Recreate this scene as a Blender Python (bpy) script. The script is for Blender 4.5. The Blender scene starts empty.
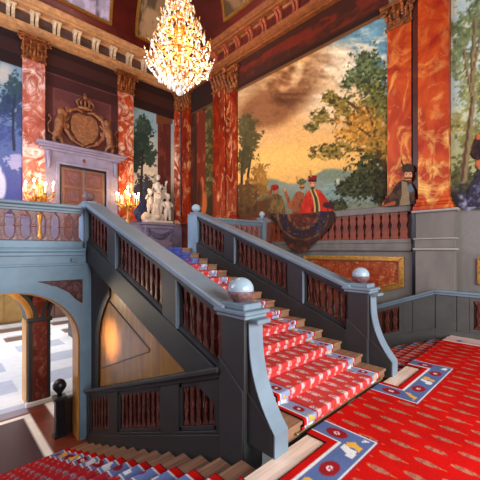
import bpy, bmesh, math, random
import numpy as np
from mathutils import Vector, Matrix
random.seed(7)
C = bpy.context.scene.collection
PI = math.pi
# ------------------------------------------------------------------ the place, in metres
FL = 2.145          # gallery floor above the landing (landing = 0)
HL = -2.145         # lower hall floor
XR, YL = 9.45, 14.25   # planes of the right wall and of the far (door) wall
XA0, XA1 = 2.42, 2.72  # left balustrade of the rising flight
XB0, XB1 = 5.41, 5.71  # right balustrade of the rising flight
RISE, RUN = 0.143, 0.3935
SL = RISE/RUN
def zl(y): return RISE + (y-2.15)*SL       # nosing line of the rising flight
DRUN = 0.365
DS = RISE/DRUN
def zd(y): return -(y-2.1)*DS             # nosing line of the descending flights
# camera constants (also used to lay the wall paintings out on their wall planes)
CF, CH, CA, CZ = 321.0, 249.5, math.radians(46.2), 2.1
FX, FY, RX_, RY_ = math.cos(CA), math.sin(CA), math.sin(CA), -math.cos(CA)

# ------------------------------------------------------------------ geometry collector
class MB:
    def __init__(s): s.v = []; s.f = []
    def add(s, vs, fs):
        n = len(s.v); s.v += [tuple(p) for p in vs]; s.f += [tuple(i+n for i in f) for f in fs]; return s
    def box(s, x0, y0, z0, x1, y1, z1, b=0.0):
        if b <= 0:
            vs = [(x0,y0,z0),(x1,y0,z0),(x1,y1,z0),(x0,y1,z0),(x0,y0,z1),(x1,y0,z1),(x1,y1,z1),(x0,y1,z1)]
            return s.add(vs, [(0,3,2,1),(4,5,6,7),(0,1,5,4),(1,2,6,5),(2,3,7,6),(3,0,4,7)])
        bm = bmesh.new(); bmesh.ops.create_cube(bm, size=1)
        for v in bm.verts: v.co = Vector(((x0+x1)/2+v.co.x*(x1-x0),(y0+y1)/2+v.co.y*(y1-y0),(z0+z1)/2+v.co.z*(z1-z0)))
        bmesh.ops.bevel(bm, geom=bm.edges[:], offset=b, segments=1, affect='EDGES')
        bm.verts.index_update()
        s.add([v.co[:] for v in bm.verts], [[v.index for v in f.verts] for f in bm.faces]); bm.free(); return s
    def prism(s, prof, axis, a, b):
        """extrude a closed outline. axis 'x': outline is (y,z); 'y': (x,z); 'z': (x,y)"""
        def P(p, t):
            return (t,p[0],p[1]) if axis == 'x' else (p[0],t,p[1]) if axis == 'y' else (p[0],p[1],t)
        n = len(prof)
        vs = [P(p,a) for p in prof]+[P(p,b) for p in prof]
        fs = [tuple(range(n)), tuple(range(2*n-1,n-1,-1))]+[(i,i+n,(i+1)%n+n,(i+1)%n) for i in range(n)]
        return s.add(vs, fs)
    def lathe(s, prof, cx, cy, cz, n=20, sq=1.0):
        """prof = [(r,z)...] turned about the vertical"""
        vs, fs = [], []
        for r, z in prof:
            for k in range(n):
                a = 2*PI*k/n; vs.append((cx+r*math.cos(a), cy+r*sq*math.sin(a), cz+z))
        m = len(prof)
        for i in range(m-1):
            for k in range(n):
                k2 = (k+1)%n; fs.append((i*n+k, i*n+k2, (i+1)*n+k2, (i+1)*n+k))
        fs.append(tuple(range(n-1,-1,-1))); fs.append(tuple(range((m-1)*n, m*n)))
        return s.add(vs, fs)
    def tube(s, pts, r, n=8):
        pts = [Vector(p) for p in pts]; m = len(pts)
        rr = r if hasattr(r,'__len__') else [r]*m
        vs, fs = [], []
        up = Vector((0.123,0.31,0.95)).normalized()
        for i, p in enumerate(pts):
            t = (pts[min(i+1,m-1)]-pts[max(i-1,0)]).normalized()
            u = t.cross(up)
            if u.length < 1e-3: u = t.cross(Vector((1,0,0)))
            u.normalize(); w = t.cross(u).normalized()
            for k in range(n):
                a = 2*PI*k/n; vs.append(tuple(p+u*(rr[i]*math.cos(a))+w*(rr[i]*math.sin(a))))
        for i in range(m-1):
            for k in range(n):
                k2 = (k+1)%n; fs.append((i*n+k, (i+1)*n+k, (i+1)*n+k2, i*n+k2))
        fs.append(tuple(range(n))); fs.append(tuple(range(m*n-1,(m-1)*n-1,-1)))
        return s.add(vs, fs)
    def ball(s, c, r, n=12, m=8):
        r = (r,r,r) if not hasattr(r,'__len__') else r
        vs = [(c[0],c[1],c[2]-r[2])]; fs = []
        for j in range(1,m):
            th = -PI/2+PI*j/m
            for k in range(n):
                a = 2*PI*k/n; vs.append((c[0]+r[0]*math.cos(th)*math.cos(a), c[1]+r[1]*math.cos(th)*math.sin(a), c[2]+r[2]*math.sin(th)))
        vs.append((c[0],c[1],c[2]+r[2])); L = len(vs)-1
        for k in range(n):
            k2 = (k+1)%n
            fs.append((0,1+k2,1+k)); fs.append((L,1+(m-2)*n+k,1+(m-2)*n+k2))
            for j in range(m-2): fs.append((1+j*n+k,1+j*n+k2,1+(j+1)*n+k2,1+(j+1)*n+k))
        return s.add(vs, fs)
    def build(s, name, mat, parent=None, smooth=False, bevel=0, loc=None):
        me = bpy.data.meshes.new(name); me.from_pydata(s.v, [], s.f)
        bm = bmesh.new(); bm.from_mesh(me); bmesh.ops.recalc_face_normals(bm, faces=bm.faces[:]); bm.to_mesh(me); bm.free()
        me.update()
        if mat: me.materials.append(mat)
        if smooth:
            for p in me.polygons: p.use_smooth = True
        return link(name, me, parent, bevel, loc)
def link(name, me, parent=None, bevel=0, loc=None):
    o = bpy.data.objects.new(name, me); C.objects.link(o)
    if loc is not None: o.location = loc
    if bevel:
        m = o.modifiers.new('Bevel','BEVEL'); m.width = bevel; m.segments = 2; m.limit_method = 'ANGLE'; m.angle_limit = 0.7
    if parent is not None: attach(o, parent)
    return o
def world_loc(o):
    v = Vector(o.location); p = o.parent
    return v
BASE = {}
def attach(o, parent):
    o.parent = parent
    # meshes are modelled in world coordinates: undo the parent's own placing
    b = BASE.get(parent.name, Vector((0,0,0)))
    o.matrix_parent_inverse = Matrix.Translation(-b)
def thing(name, label, cat, loc, group=None, kind=None):
    o = bpy.data.objects.new(name, None); C.objects.link(o); o.location = loc
    o.empty_display_size = 0.2
    BASE[o.name] = Vector(loc)
    return tag(o, label, cat, group, kind)
def tag(o, label=None, cat=None, group=None, kind=None):
    if label: o['label'] = label
    if cat: o['category'] = cat
    if group: o['group'] = group
    if kind: o['kind'] = kind
    return o
def struct(o): o['kind'] = 'structure'; return o
def copy_tree(o, parent=None):
    c = o.copy(); C.objects.link(c)
    if parent is not None: c.parent = parent
    for ch in list(o.children): copy_tree(ch, c)
    return c

# ------------------------------------------------------------------ materials (node based)
def lin(c): return tuple((x/255/12.92 if x/255 <= .04045 else ((x/255+.055)/1.055)**2.4) for x in c)
def new_mat(name):
    m = bpy.data.materials.new(name); m.use_nodes = True
    nt = m.node_tree; b = nt.nodes['Principled BSDF']
    return m, nt, b
def plain(name, c, rough=.55, metal=0., var=.18, scale=6., bump=.0, c2=None, stretch=(1,1,1), spec=.4, dist=.6, detail=5.):
    m, nt, b = new_mat(name); N = nt.nodes; L = nt.links
    tc = N.new('ShaderNodeTexCoord'); mp = N.new('ShaderNodeMapping'); mp.inputs['Scale'].default_value = stretch
    L.new(tc.outputs['Object'], mp.inputs['Vector'])
    nz = N.new('ShaderNodeTexNoise'); nz.inputs['Scale'].default_value = scale; nz.inputs['Detail'].default_value = detail
    nz.inputs['Distortion'].default_value = dist
    L.new(mp.outputs['Vector'], nz.inputs['Vector'])
    r = N.new('ShaderNodeValToRGB'); a = lin(c)
    hi = lin(c2) if c2 else tuple(min(1,x*(1+var)) for x in a); lo = tuple(x*(1-var) for x in a)
    r.color_ramp.elements[0].position = .33; r.color_ramp.elements[1].position = .68
    r.color_ramp.elements[0].color = (*lo,1); r.color_ramp.elements[1].color = (*hi,1)
    L.new(nz.outputs['Fac'], r.inputs['Fac']); L.new(r.outputs['Color'], b.inputs['Base Color'])
    b.inputs['Roughness'].default_value = rough; b.inputs['Metallic'].default_value = metal
    b.inputs['Specular IOR Level'].default_value = spec
    if bump:
        bp = N.new('ShaderNodeBump'); bp.inputs['Strength'].default_value = bump; bp.inputs['Distance'].default_value = .02
        L.new(nz.outputs['Fac'], bp.inputs['Height']); L.new(bp.outputs['Normal'], b.inputs['Normal'])
    return m
def marble(name, base, mid, vein, scale=1.0, stretch=(1,1,.5), rough=.3, vw=.5, vpos=.60):
    m, nt, b = new_mat(name); N = nt.nodes; L = nt.links
    tc = N.new('ShaderNodeTexCoord'); mp = N.new('ShaderNodeMapping'); mp.inputs['Scale'].default_value = stretch
    mp.inputs['Rotation'].default_value = (.5,.45,0)
    L.new(tc.outputs['Object'], mp.inputs['Vector'])
    n1 = N.new('ShaderNodeTexNoise'); n1.inputs['Scale'].default_value = 1.3*scale; n1.inputs['Detail'].default_value = 8; n1.inputs['Distortion'].default_value = 2.2
    n1.inputs['Roughness'].default_value = .62
    n2 = N.new('ShaderNodeTexNoise'); n2.inputs['Scale'].default_value = 2.6*scale; n2.inputs['Detail'].default_value = 12; n2.inputs['Distortion'].default_value = 1.7
    n2.inputs['Roughness'].default_value = .66
    L.new(mp.outputs['Vector'], n1.inputs['Vector']); L.new(mp.outputs['Vector'], n2.inputs['Vector'])
    r = N.new('ShaderNodeValToRGB'); r.color_ramp.elements[0].position = .36; r.color_ramp.elements[1].position = .62
    r.color_ramp.elements[0].color = (*lin(base),1); r.color_ramp.elements[1].color = (*lin(mid),1)
    L.new(n1.outputs['Fac'], r.inputs['Fac'])
    r2 = N.new('ShaderNodeValToRGB'); r2.color_ramp.elements[0].position = vpos-.06; r2.color_ramp.elements[1].position = vpos+.12
    r2.color_ramp.elements[0].color = (0,0,0,1); r2.color_ramp.elements[1].color = (vw,vw,vw,1)
    L.new(n2.outputs['Fac'], r2.inputs['Fac'])
    mx = N.new('ShaderNodeMixRGB'); mx.inputs[2].default_value = (*lin(vein),1)
    n3 = N.new('ShaderNodeTexNoise'); n3.inputs['Scale'].default_value = .75*scale; n3.inputs['Detail'].default_value = 3
    L.new(mp.outputs['Vector'], n3.inputs['Vector'])
    r3 = N.new('ShaderNodeMapRange'); r3.inputs[1].default_value = .36; r3.inputs[2].default_value = .56; r3.inputs[3].default_value = .3; r3.inputs[4].default_value = 1.25
    L.new(n3.outputs['Fac'], r3.inputs[0])
    mu = N.new('ShaderNodeMath'); mu.operation = 'MULTIPLY'; mu.use_clamp = True
    L.new(r2.outputs['Color'], mu.inputs[0]); L.new(r3.outputs[0], mu.inputs[1])
    L.new(mu.outputs[0], mx.inputs[0]); L.new(r.outputs['Color'], mx.inputs[1])
    L.new(mx.outputs[0], b.inputs['Base Color']); b.inputs['Roughness'].default_value = rough; b.inputs['Specular IOR Level'].default_value = .25
    return m
def painted(name, rough=.8, spec=.2, grain=.07, gscale=14.):
    """colour comes from the painting stored on the mesh (attribute 'paint'), broken up by a fine grain"""
    m, nt, b = new_mat(name); N = nt.nodes; L = nt.links
    at = N.new('ShaderNodeAttribute'); at.attribute_name = 'paint'
    tc = N.new('ShaderNodeTexCoord'); nz = N.new('ShaderNodeTexNoise'); nz.inputs['Scale'].default_value = gscale; nz.inputs['Detail'].default_value = 6
    L.new(tc.outputs['Object'], nz.inputs['Vector'])
    mr = N.new('ShaderNodeMapRange'); mr.inputs[1].default_value = .3; mr.inputs[2].default_value = .7; mr.inputs[3].default_value = 1-grain; mr.inputs[4].default_value = 1+grain
    L.new(nz.outputs['Fac'], mr.inputs[0])
    mx = N.new('ShaderNodeVectorMath'); mx.operation = 'SCALE'
    L.new(at.outputs['Color'], mx.inputs[0]); L.new(mr.outputs[0], mx.inputs['Scale'])
    L.new(mx.outputs[0], b.inputs['Base Color'])
    b.inputs['Roughness'].default_value = rough; b.inputs['Specular IOR Level'].default_value = spec
    return m
def emit(name, c, s):
    m, nt, b = new_mat(name)
    b.inputs['Base Color'].default_value = (*lin(c),1); b.inputs['Emission Color'].default_value = (*lin(c),1); b.inputs['Emission Strength'].default_value = s
    return m
M = {}
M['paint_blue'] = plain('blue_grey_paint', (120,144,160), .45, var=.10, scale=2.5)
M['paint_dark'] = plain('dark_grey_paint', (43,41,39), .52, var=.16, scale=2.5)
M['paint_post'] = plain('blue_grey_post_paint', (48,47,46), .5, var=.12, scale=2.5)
M['paint_mid'] = plain('warm_grey_paint', (84,82,78), .4, var=.12, scale=2.5)
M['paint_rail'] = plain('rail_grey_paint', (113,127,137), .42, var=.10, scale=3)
M['stone_grey'] = plain('painted_grey_stone', (112,103,95), .6, var=.13, scale=3, stretch=(1,1,.4))
M['stone_lav'] = plain('lavender_grey_stone', (126,120,144), .6, var=.16, scale=2.5)
M['stone_light'] = plain('pale_grey_stone', (150,140,130), .55, var=.10, scale=4)
M['bal'] = marble('red_brown_baluster_marble', (60,26,20), (104,52,40), (196,150,132), 7, (1,1,.6), .35, .5, .60)
M['bal_wall'] = plain('orange_brown_baluster_paint', (116,46,16), .5, var=.35, scale=7, stretch=(1,1,.5))
M['bal_dark'] = plain('dark_red_recess', (52,20,12), .6, var=.2, scale=5)
M['bal_pink'] = marble('pinkish_baluster_marble', (112,62,58), (146,92,86), (206,178,172), 6, (1,1,.6), .4, .5, .58)
M['red'] = marble('red_marble', (136,34,14), (184,72,30), (240,212,180), .75, (1,1,.8), .4, .95, .55)
M['red_right'] = marble('orange_red_marble', (146,26,4), (190,72,14), (250,196,100), .62, (1,1,.8), .5, .75, .56)
M['red_deep'] = marble('deep_red_marble', (98,18,4), (138,40,10), (226,160,104), .9, (1,1,.5), .4, .8, .58)
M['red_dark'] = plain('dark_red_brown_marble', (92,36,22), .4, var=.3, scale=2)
M['gold'] = plain('gilding', (196,138,62), .34, .65, var=.25, scale=14, bump=.3)
M['gold_dull'] = plain('dull_gilt_moulding', (184,134,86), .5, .15, var=.22, scale=5)
M['gold_red'] = plain('reddish_gilt_moulding', (140,80,40), .5, .15, var=.25, scale=5)
M['capital'] = plain('gilt_bronze_capital', (132,72,32), .45, .2, var=.7, scale=8, bump=.5)
M['bracket'] = plain('cream_carved_bracket', (206,178,140), .6, var=.2, scale=10)
M['bracket_red'] = plain('red_gold_bracket', (150,70,42), .5, var=.3, scale=10)
M['frieze'] = plain('brown_grey_frieze', (84,60,52), .6, var=.35, scale=2.2, stretch=(1,1,2.5))
M['frieze_red'] = plain('deep_red_frieze', (92,28,16), .6, var=.35, scale=2.2)
M['cove'] = plain('oxblood_cove', (104,34,28), .5, var=.25, scale=1.2)
M['wood_step'] = plain('oak_step', (142,100,74), .5, var=.35, scale=3.5, stretch=(.5,6,2), bump=.1)
M['wood_floor'] = plain('pale_oak_boards', (224,190,168), .45, var=.14, scale=3, stretch=(.6,7,1))
M['wood_wall'] = plain('warm_wood_panelling', (150,100,36), .26, var=.3, scale=2.0, stretch=(1,3,.5))
M['wood_dark'] = plain('dark_stained_wood', (44,28,22), .4, var=.3, scale=3, stretch=(1,3,.6))
M['jamb_gold'] = plain('honey_wood_jamb', (170,118,52), .35, var=.25, scale=3, stretch=(1,1,.3))
M['brass'] = plain('brass_rod', (176,150,110), .3, .8, var=.1)
M['black'] = plain('near_black_paint', (24,24,28), .35, var=.2)
M['statue'] = plain('weathered_white_marble', (196,184,168), .55, var=.12, scale=4)
M['ball'] = plain('silver_grey_ball_paint', (150,166,176), .22, var=.08, scale=3, spec=.6)
M['cup'] = plain('rose_carved_cup', (112,78,76), .5, var=.4, scale=22, bump=.6)
M['door_stile'] = plain('rose_brown_door_paint', (104,76,68), .45, var=.12, scale=3)
M['door_mould'] = plain('russet_door_moulding', (104,54,34), .45, var=.2, scale=5)
M['door_panel'] = plain('mauve_door_panel', (100,64,64), .5, var=.25, scale=7)
M['arms'] = plain('old_gold_relief', (132,82,48), .5, .1, var=.4, scale=9, bump=.3)
M['overdoor'] = plain('plum_brown_overdoor', (84,44,44), .6, var=.3, scale=1.5)
M['overdark'] = plain('umber_beam_paint', (44,26,22), .6, var=.3, scale=1.5)
M['candle'] = plain('ivory_candle', (238,222,190), .5, var=.05)
M['flame'] = emit('lit_candle_bulb', (255,206,130), 60)
M['glint'] = emit('lit_candle_bulb_chandelier', (255,214,145), 45)
M['red_hazed'] = marble('hazed_red_marble', (146,60,44), (186,104,84), (238,214,200), .75, (1,1,.8), .4, .95, .54)  # the red marble lightened, pale haze put into its colours
M['paintwork'] = painted('wall_painting')
M['carpetm'] = painted('woven_wool', .95, .05, .16, 60.)
M['hallfloor'] = painted('polished_hall_floor', .42, .25, .06, 4.)
M['white_plinth'] = plain('white_marble_plinth', (214,208,206), .4, var=.06, scale=4)
M['cupboard'] = plain('straw_painted_cupboard', (150,116,66), .5, var=.15, scale=2)
M['hallpale'] = plain('pale_hall_plaster', (206,190,170), .7, var=.06)
m, nt, b = new_mat('cut_crystal'); M['crystal'] = m
b.inputs['Base Color'].default_value = (.97,.92,.84,1); b.inputs['Roughness'].default_value = .12
b.inputs['Transmission Weight'].default_value = .2; b.inputs['IOR'].default_value = 1.5; b.inputs['Specular IOR Level'].default_value = .9
m, nt, b = new_mat('amber_crystal'); M['amber'] = m
b.inputs['Base Color'].default_value = (.92,.62,.28,1); b.inputs['Roughness'].default_value = .15; b.inputs['Metallic'].default_value = .4; b.inputs['Specular IOR Level'].default_value = .9
# ------------------------------------------------------------------ painting with numpy (stored as a mesh attribute)
def _h(ix, iy, s):
    n = (ix.astype(np.int64)*374761393 + iy.astype(np.int64)*668265263 + s*974634777) & 0x7fffffff
    n = (n ^ (n >> 13))*1274126177 & 0x7fffffff
    n = n ^ (n >> 16)
    return (n & 0xffff)/65535.0
def vnoise(x, y, s=0):
    ix, iy = np.floor(x), np.floor(y); fx, fy = x-ix, y-iy
    ux, uy = fx*fx*(3-2*fx), fy*fy*(3-2*fy)
    a,b,c,d = _h(ix,iy,s),_h(ix+1,iy,s),_h(ix,iy+1,s),_h(ix+1,iy+1,s)
    return (a*(1-ux)+b*ux)*(1-uy)+(c*(1-ux)+d*ux)*uy
def fbm(x, y, s=0, o=5):
    r = 0; a = .5; t = 0
    for i in range(o):
        r = r+a*vnoise(x*2**i, y*2**i, s+i*17); t += a; a *= .55
    return r/t
def sm(e0, e1, x):
    t = np.clip((x-e0)/(e1-e0), 0, 1); return t*t*(3-2*t)
def mixc(col, c, m):
    c = np.asarray(c, float); m = m[...,None] if m.ndim < col.ndim else m
    return col*(1-m)+c*m
def ell(x, y, cx, cy, rx, ry, rot=0):
    a = math.radians(rot); dx, dy = x-cx, y-cy
    u, v = dx*math.cos(a)+dy*math.sin(a), -dx*math.sin(a)+dy*math.cos(a)
    return np.sqrt((u/rx)**2+(v/ry)**2)
def blob(x, y, cx, cy, rx, ry, rot=0, soft=.25):
    return 1-sm(1-soft, 1+soft, ell(x,y,cx,cy,rx,ry,rot))
def seg(x, y, pts, w):
    """soft stroke along a polyline, w = half width (scalar or per point)"""
    best = np.full(x.shape, 9e9); ww = w if hasattr(w,'__len__') else [w]*len(pts)
    for i in range(len(pts)-1):
        (x0,y0),(x1,y1) = pts[i],pts[i+1]; dx,dy = x1-x0,y1-y0
        t = np.clip(((x-x0)*dx+(y-y0)*dy)/(dx*dx+dy*dy+1e-9),0,1)
        d = np.hypot(x-x0-t*dx, y-y0-t*dy)/(ww[i]*(1-t)+ww[i+1]*t)
        best = np.minimum(best,d)
    return 1-sm(.75,1.2,best)
def poly(x, y, pts):
    ins = np.zeros(x.shape, bool); n = len(pts)
    for i in range(n):
        (x0,y0),(x1,y1) = pts[i],pts[(i+1)%n]
        if y0 == y1: continue
        c = ((y0 > y) != (y1 > y)) & (x < (x1-x0)*(y-y0)/(y1-y0)+x0)
        ins ^= c
    return ins.astype(float)
def leaves(x, y, cx, cy, rx, ry, seed, k=7., rag=1.1, rot=0):
    """ragged crown: mask of a leafy mass"""
    d = ell(x,y,cx,cy,rx,ry,rot)
    return sm(.0,.16, 1-d+(.6*fbm(x/k,y/k,seed,5)+.4*fbm(x/(k*.36),y/(k*.36),seed+7,4)-.55)*rag*2.1)
def tolin(c):
    c = np.clip(c,0,255)/255; return np.where(c <= .04045, c/12.92, ((c+.055)/1.055)**2.4)
def pix(P):
    d = (P[...,0]*FX+P[...,1]*FY); l = P[...,0]*RX_+P[...,1]*RY_
    return 240+CF*l/d, CH-CF*(P[...,2]-CZ)/d
def grid_mesh(name, P, cols, mat, parent=None, keep=None):
    """P: (n,m,3) points, cols: (n,m,3) colours 0..255"""
    n, m = P.shape[:2]
    idx = np.arange(n*m).reshape(n,m)
    q = np.stack([idx[:-1,:-1],idx[1:,:-1],idx[1:,1:],idx[:-1,1:]],-1).reshape(-1,4)
    V = P.reshape(-1,3); Cc = tolin(cols).reshape(-1,3)
    if keep is not None:
        kf = keep.reshape(-1)[q].all(1); q = q[kf]
        used = np.unique(q); re = np.full(n*m,-1); re[used] = np.arange(len(used)); q = re[q]; V = V[used]; Cc = Cc[used]
    me = bpy.data.meshes.new(name)
    me.vertices.add(len(V)); me.vertices.foreach_set('co', V.astype(np.float32).ravel())
    me.loops.add(len(q)*4); me.loops.foreach_set('vertex_index', q.astype(np.int32).ravel())
    me.polygons.add(len(q)); me.polygons.foreach_set('loop_start', np.arange(0,len(q)*4,4,dtype=np.int32))
    me.update(calc_edges=True)
    at = me.attributes.new('paint','FLOAT_COLOR','POINT')
    at.data.foreach_set('color', np.concatenate([Cc,np.ones((len(Cc),1))],1).astype(np.float32).ravel())
    me.materials.append(mat); me.validate()
    return link(name, me, parent)
def wall_grid(side, a0, a1, z0, z1, step=.03, off=0.):
    """points on the right wall (side 'R', a = Y) or the far wall (side 'L', a = X)"""
    na, nz = int(abs(a1-a0)/step)+2, int((z1-z0)/step)+2
    A, Z = np.meshgrid(np.linspace(a0,a1,na), np.linspace(z0,z1,nz))
    P = np.stack([np.full(A.shape,XR-off),A,Z],-1) if side == 'R' else np.stack([A,np.full(A.shape,YL-off),Z],-1)
    return P
def base(P, c): return np.ones(P.shape)*np.asarray(c,float)

# ------------------------------------------------------------------ wall paintings
def mural_landscape():
    P = wall_grid('R', 10.03, 3.70, 3.30, 10.1, .026, .004)
    if P[0,0,1] > P[0,-1,1]: pass
    x, y = pix(P)
    n = fbm(x/22,y/14,3); n2 = fbm(x/6,y/6,11)
    col = base(P,(214,166,106))
    # sky: blue upper right, gold low
    col = mixc(col,(226,172,92), sm(110,165,y))
    col = mixc(col,(150,140,118), (1-sm(240,300,x))*(1-sm(60,130,y))*.7)
    col = mixc(col,(104,146,160), sm(.35,.75, (x-300)/90+(70-y)/110))
    cl = fbm(x/30+2,y/20,5,6)
    col = mixc(col,(224,200,160), blob(x,y,325,85,34,34,-40,.6)*sm(.36,.60,cl+.12))
    col = mixc(col,(232,212,178), blob(x,y,338,62,22,16,-35,.6)*sm(.35,.55,n2+.1))
    brown = np.clip(blob(x,y,285,92,42,20,-32,.6)+blob(x,y,262,118,24,18,-20,.6)+.8*blob(x,y,300,76,32,14,-35,.6),0,1)
    col = mixc(col,(132,86,52), brown*sm(.2,.5,cl)*.95)
    col = mixc(col,(92,56,36), blob(x,y,277,108,28,12,-25,.6)*sm(.35,.6,n)*.75)
    col = mixc(col,(228,196,150), blob(x,y,297,74,5,12,20,.5)*.8)
    col = mixc(col,(216,170,110), blob(x,y,262,138,34,10,-12,.6)*.7)
    col = mixc(col,(238,186,100), blob(x,y,285,160,50,12,0,.7)*.7)
    # brushwork: lit and shaded sides of the clouds
    c1, c2 = fbm(x/24+1.7*n,y/13,51,6), fbm((x+3)/24+1.7*n,(y-3)/13,51,6)
    cm = sm(.3,.7,(150-y)/110+.3*(n-.5))
    col = col+((c1-c2)*190*cm)[...,None]*np.array([1.,.93,.8])
    col = mixc(col,(232,214,182), sm(.56,.66,c1)*sm(295,325,x)*(1-sm(95,130,y))*.8)
    # hills and lake
    hill = sm(-1.5,1.5, y-(182-14*sm(285,350,x)+3*np.sin(x/9)+2*(n2-.5)))
    col = mixc(col,(118,128,104), hill)
    col = mixc(col,(134,146,132), hill*blob(x,y,305,186,30,7,0,.6)*.7)
    lake = sm(-1,1.5, y-(187-6*sm(300,350,x)))*sm(316,326,x)
    col = mixc(col,(120,142,132), lake); col = mixc(col,(150,160,136), lake*sm(.5,.7,fbm(x/20,y/2,8))*.6)
    col = mixc(col,(214,206,170), blob(x,y,338,181,2,2.5)*.7)
    # dark ground lower left
    gr = sm(-3,6, y-(196+4*np.sin(x/12)))*(1-sm(266,282,x)); col = mixc(col,(84,52,26), gr)
    col = mixc(col,(110,92,62), sm(196,206,y)*sm(270,285,x)*.5)
    # left trees: thin trunks and crowns
    for tr in ([(241,212),(242,170),(245,140),(248,118)],[(248,212),(248,175),(252,150)],[(255,210),(256,180),(260,165)]):
        col = mixc(col,(58,44,26), seg(x,y,tr,[1.6,1.3,.9,.5][:len(tr)]))
    for cx,cy,rx,ry,c,s in ((249,136,13,22,(72,64,34),1),(245,160,9,16,(64,58,32),2),(243,122,6,12,(84,76,42),3),(258,182,13,20,(122,86,36),4),(263,176,8,12,(150,106,44),5),(246,196,12,16,(86,60,28),6)):
        l = leaves(x,y,cx,cy,rx,ry,20+s,5.5); col = mixc(col,c,l*.95)
        col = mixc(col,np.asarray(c)*1.45, l*sm(.55,.7,fbm(x/3,y/3,40+s))*.6)
    # the big tree on the right
    for tr in ([(392,205),(384,160),(374,110),(372,70)],[(380,140),(362,112),(345,100)],[(384,165),(366,150),(350,150)]):
        col = mixc(col,(70,50,24), seg(x,y,tr,[3,2.2,1.4,.8][:len(tr)]))
    for cx,cy,rx,ry,rot,c,s in ((372,72,24,26,0,(78,88,52),1),(352,80,12,12,0,(86,96,58),7),(376,105,22,26,0,(92,88,38),2),(340,104,22,12,20,(112,96,40),3),(322,118,16,8,15,(110,94,40),4),(312,128,10,6,20,(104,92,44),8),(360,128,26,22,0,(158,110,42),5),(332,150,22,9,-8,(112,92,40),9),(380,140,16,26,0,(122,92,34),6),(368,178,24,26,0,(56,56,28),10),(350,190,20,14,0,(52,54,32),11),(384,190,16,20,0,(44,42,24),12),(338,205,14,7,0,(56,58,34),13)):
        l = leaves(x,y,cx,cy,rx,ry,60+s,6.,1.2,rot); col = mixc(col,c,l*.95)
        col = mixc(col,np.asarray(c)*1.55, l*sm(.50,.60,fbm(x/2.4,y/2.0,80+s))*.7)
        col = mixc(col,np.asarray(c)*.42, l*sm(.52,.60,fbm(x/3.0,y/2.4,95+s))*.75)
    col = mixc(col,(206,140,52), blob(x,y,366,130,20,17,0,.9)*sm(.3,.6,fbm(x/4,y/4,31))*.5)
    for tr,w in (([(386,190),(378,150),(371,118),(360,92),(352,78)],[2.2,1.7,1.2,.9,.6]),([(376,140),(356,126),(338,120),(318,122)],[1.3,1,.8,.5]),([(371,118),(382,98),(386,80)],[1,.8,.5])):
        col = mixc(col,(60,40,22), seg(x,y,tr,w)*sm(.4,.55,fbm(x/4,y/4,77))*.85)
    col = col*(1+.09*(fbm(x/2.2,y/1.8,61,3)-.5)*2)[...,None]
    # painted beam across the top
    z = P[...,2]; beam = sm(8.84,8.87,z); Y = P[...,1]
    bc = base(P,(62,30,20)); bc = mixc(bc,(104,34,20), sm(.45,.6,fbm(Y*1.2,z*3,7))*((z > 9.2)&(z < 9.85)))
    key = ((np.abs(((Y*1.1)%1.)-.5) > .40) | (np.abs(z-9.52) < .05)) & (z > 9.2) & (z < 9.85)
    bc = mixc(bc,(112,48,28), key*.2)
    bc = mixc(bc,(112,74,40), (np.abs(z-8.92) < .05)*.9); bc = mixc(bc,(40,22,16), ((z > 8.98)&(z < 9.12))*.8)
    col = mixc(col,bc,beam)
    return P, col
def mural_right_tree():
    P = wall_grid('R', 2.16, -.6, 2.0, 10.1, .03, .004); x, y = pix(P)
    n = fbm(x/16,y/14,3)
    col = base(P,(206,204,176)); col = mixc(col,(176,190,182), sm(.4,.6,n)); col = mixc(col,(150,146,90), sm(80,170,y)*.8)
    for cx,cy,rx,ry,c,s in ((462,40,16,30,(104,112,70),1),(484,20,20,34,(94,100,62),2),(470,90,16,26,(134,132,82),3),(490,80,20,40,(104,102,60),4),(458,125,10,22,(150,138,78),5),(478,140,22,24,(116,108,58),6),(462,175,14,24,(72,70,40),7),(490,190,26,34,(44,40,34),8),(505,110,24,60,(90,92,54),9),(455,65,8,16,(120,126,84),10)):
        l = leaves(x,y,cx,cy,rx,ry,s,6.,1.3); col = mixc(col,c,l*.9); col = mixc(col,np.asarray(c)*1.5,l*sm(.5,.66,fbm(x/3,y/3,s+30))*.6); col = mixc(col,np.asarray(c)*.55,l*sm(.55,.68,fbm(x/3.5,y/3.5,s+50))*.5)
    for tr,w in (([(463,180),(468,140),(473,100),(472,60),(476,20)],[4,3.2,2.6,2,1.4]),([(472,95),(466,65),(464,45)],[1.6,1.2,.8]),([(474,70),(480,40)],[1.4,.8])):
        col = mixc(col,(134,112,78), seg(x,y,tr,w)); col = mixc(col,(84,62,40), seg(x+1.3,y,tr,[q*.45 for q in w]))
    col = mixc(col,(44,40,36), sm(178,196,y+6*(n-.5)))
    col = mixc(col,(122,114,108), sm(208,212,y))
    for i in range(46):
        random.seed(i); fx, fy = 459+random.random()*30, 194+random.random()*15
        c = random.choice([(128,124,146),(96,94,124),(146,138,152),(70,66,92),(56,54,76)])
        col = mixc(col,c, blob(x,y,fx,fy,2.2,1.7,random.random()*90,.4)*.85)
    return P, col
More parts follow.
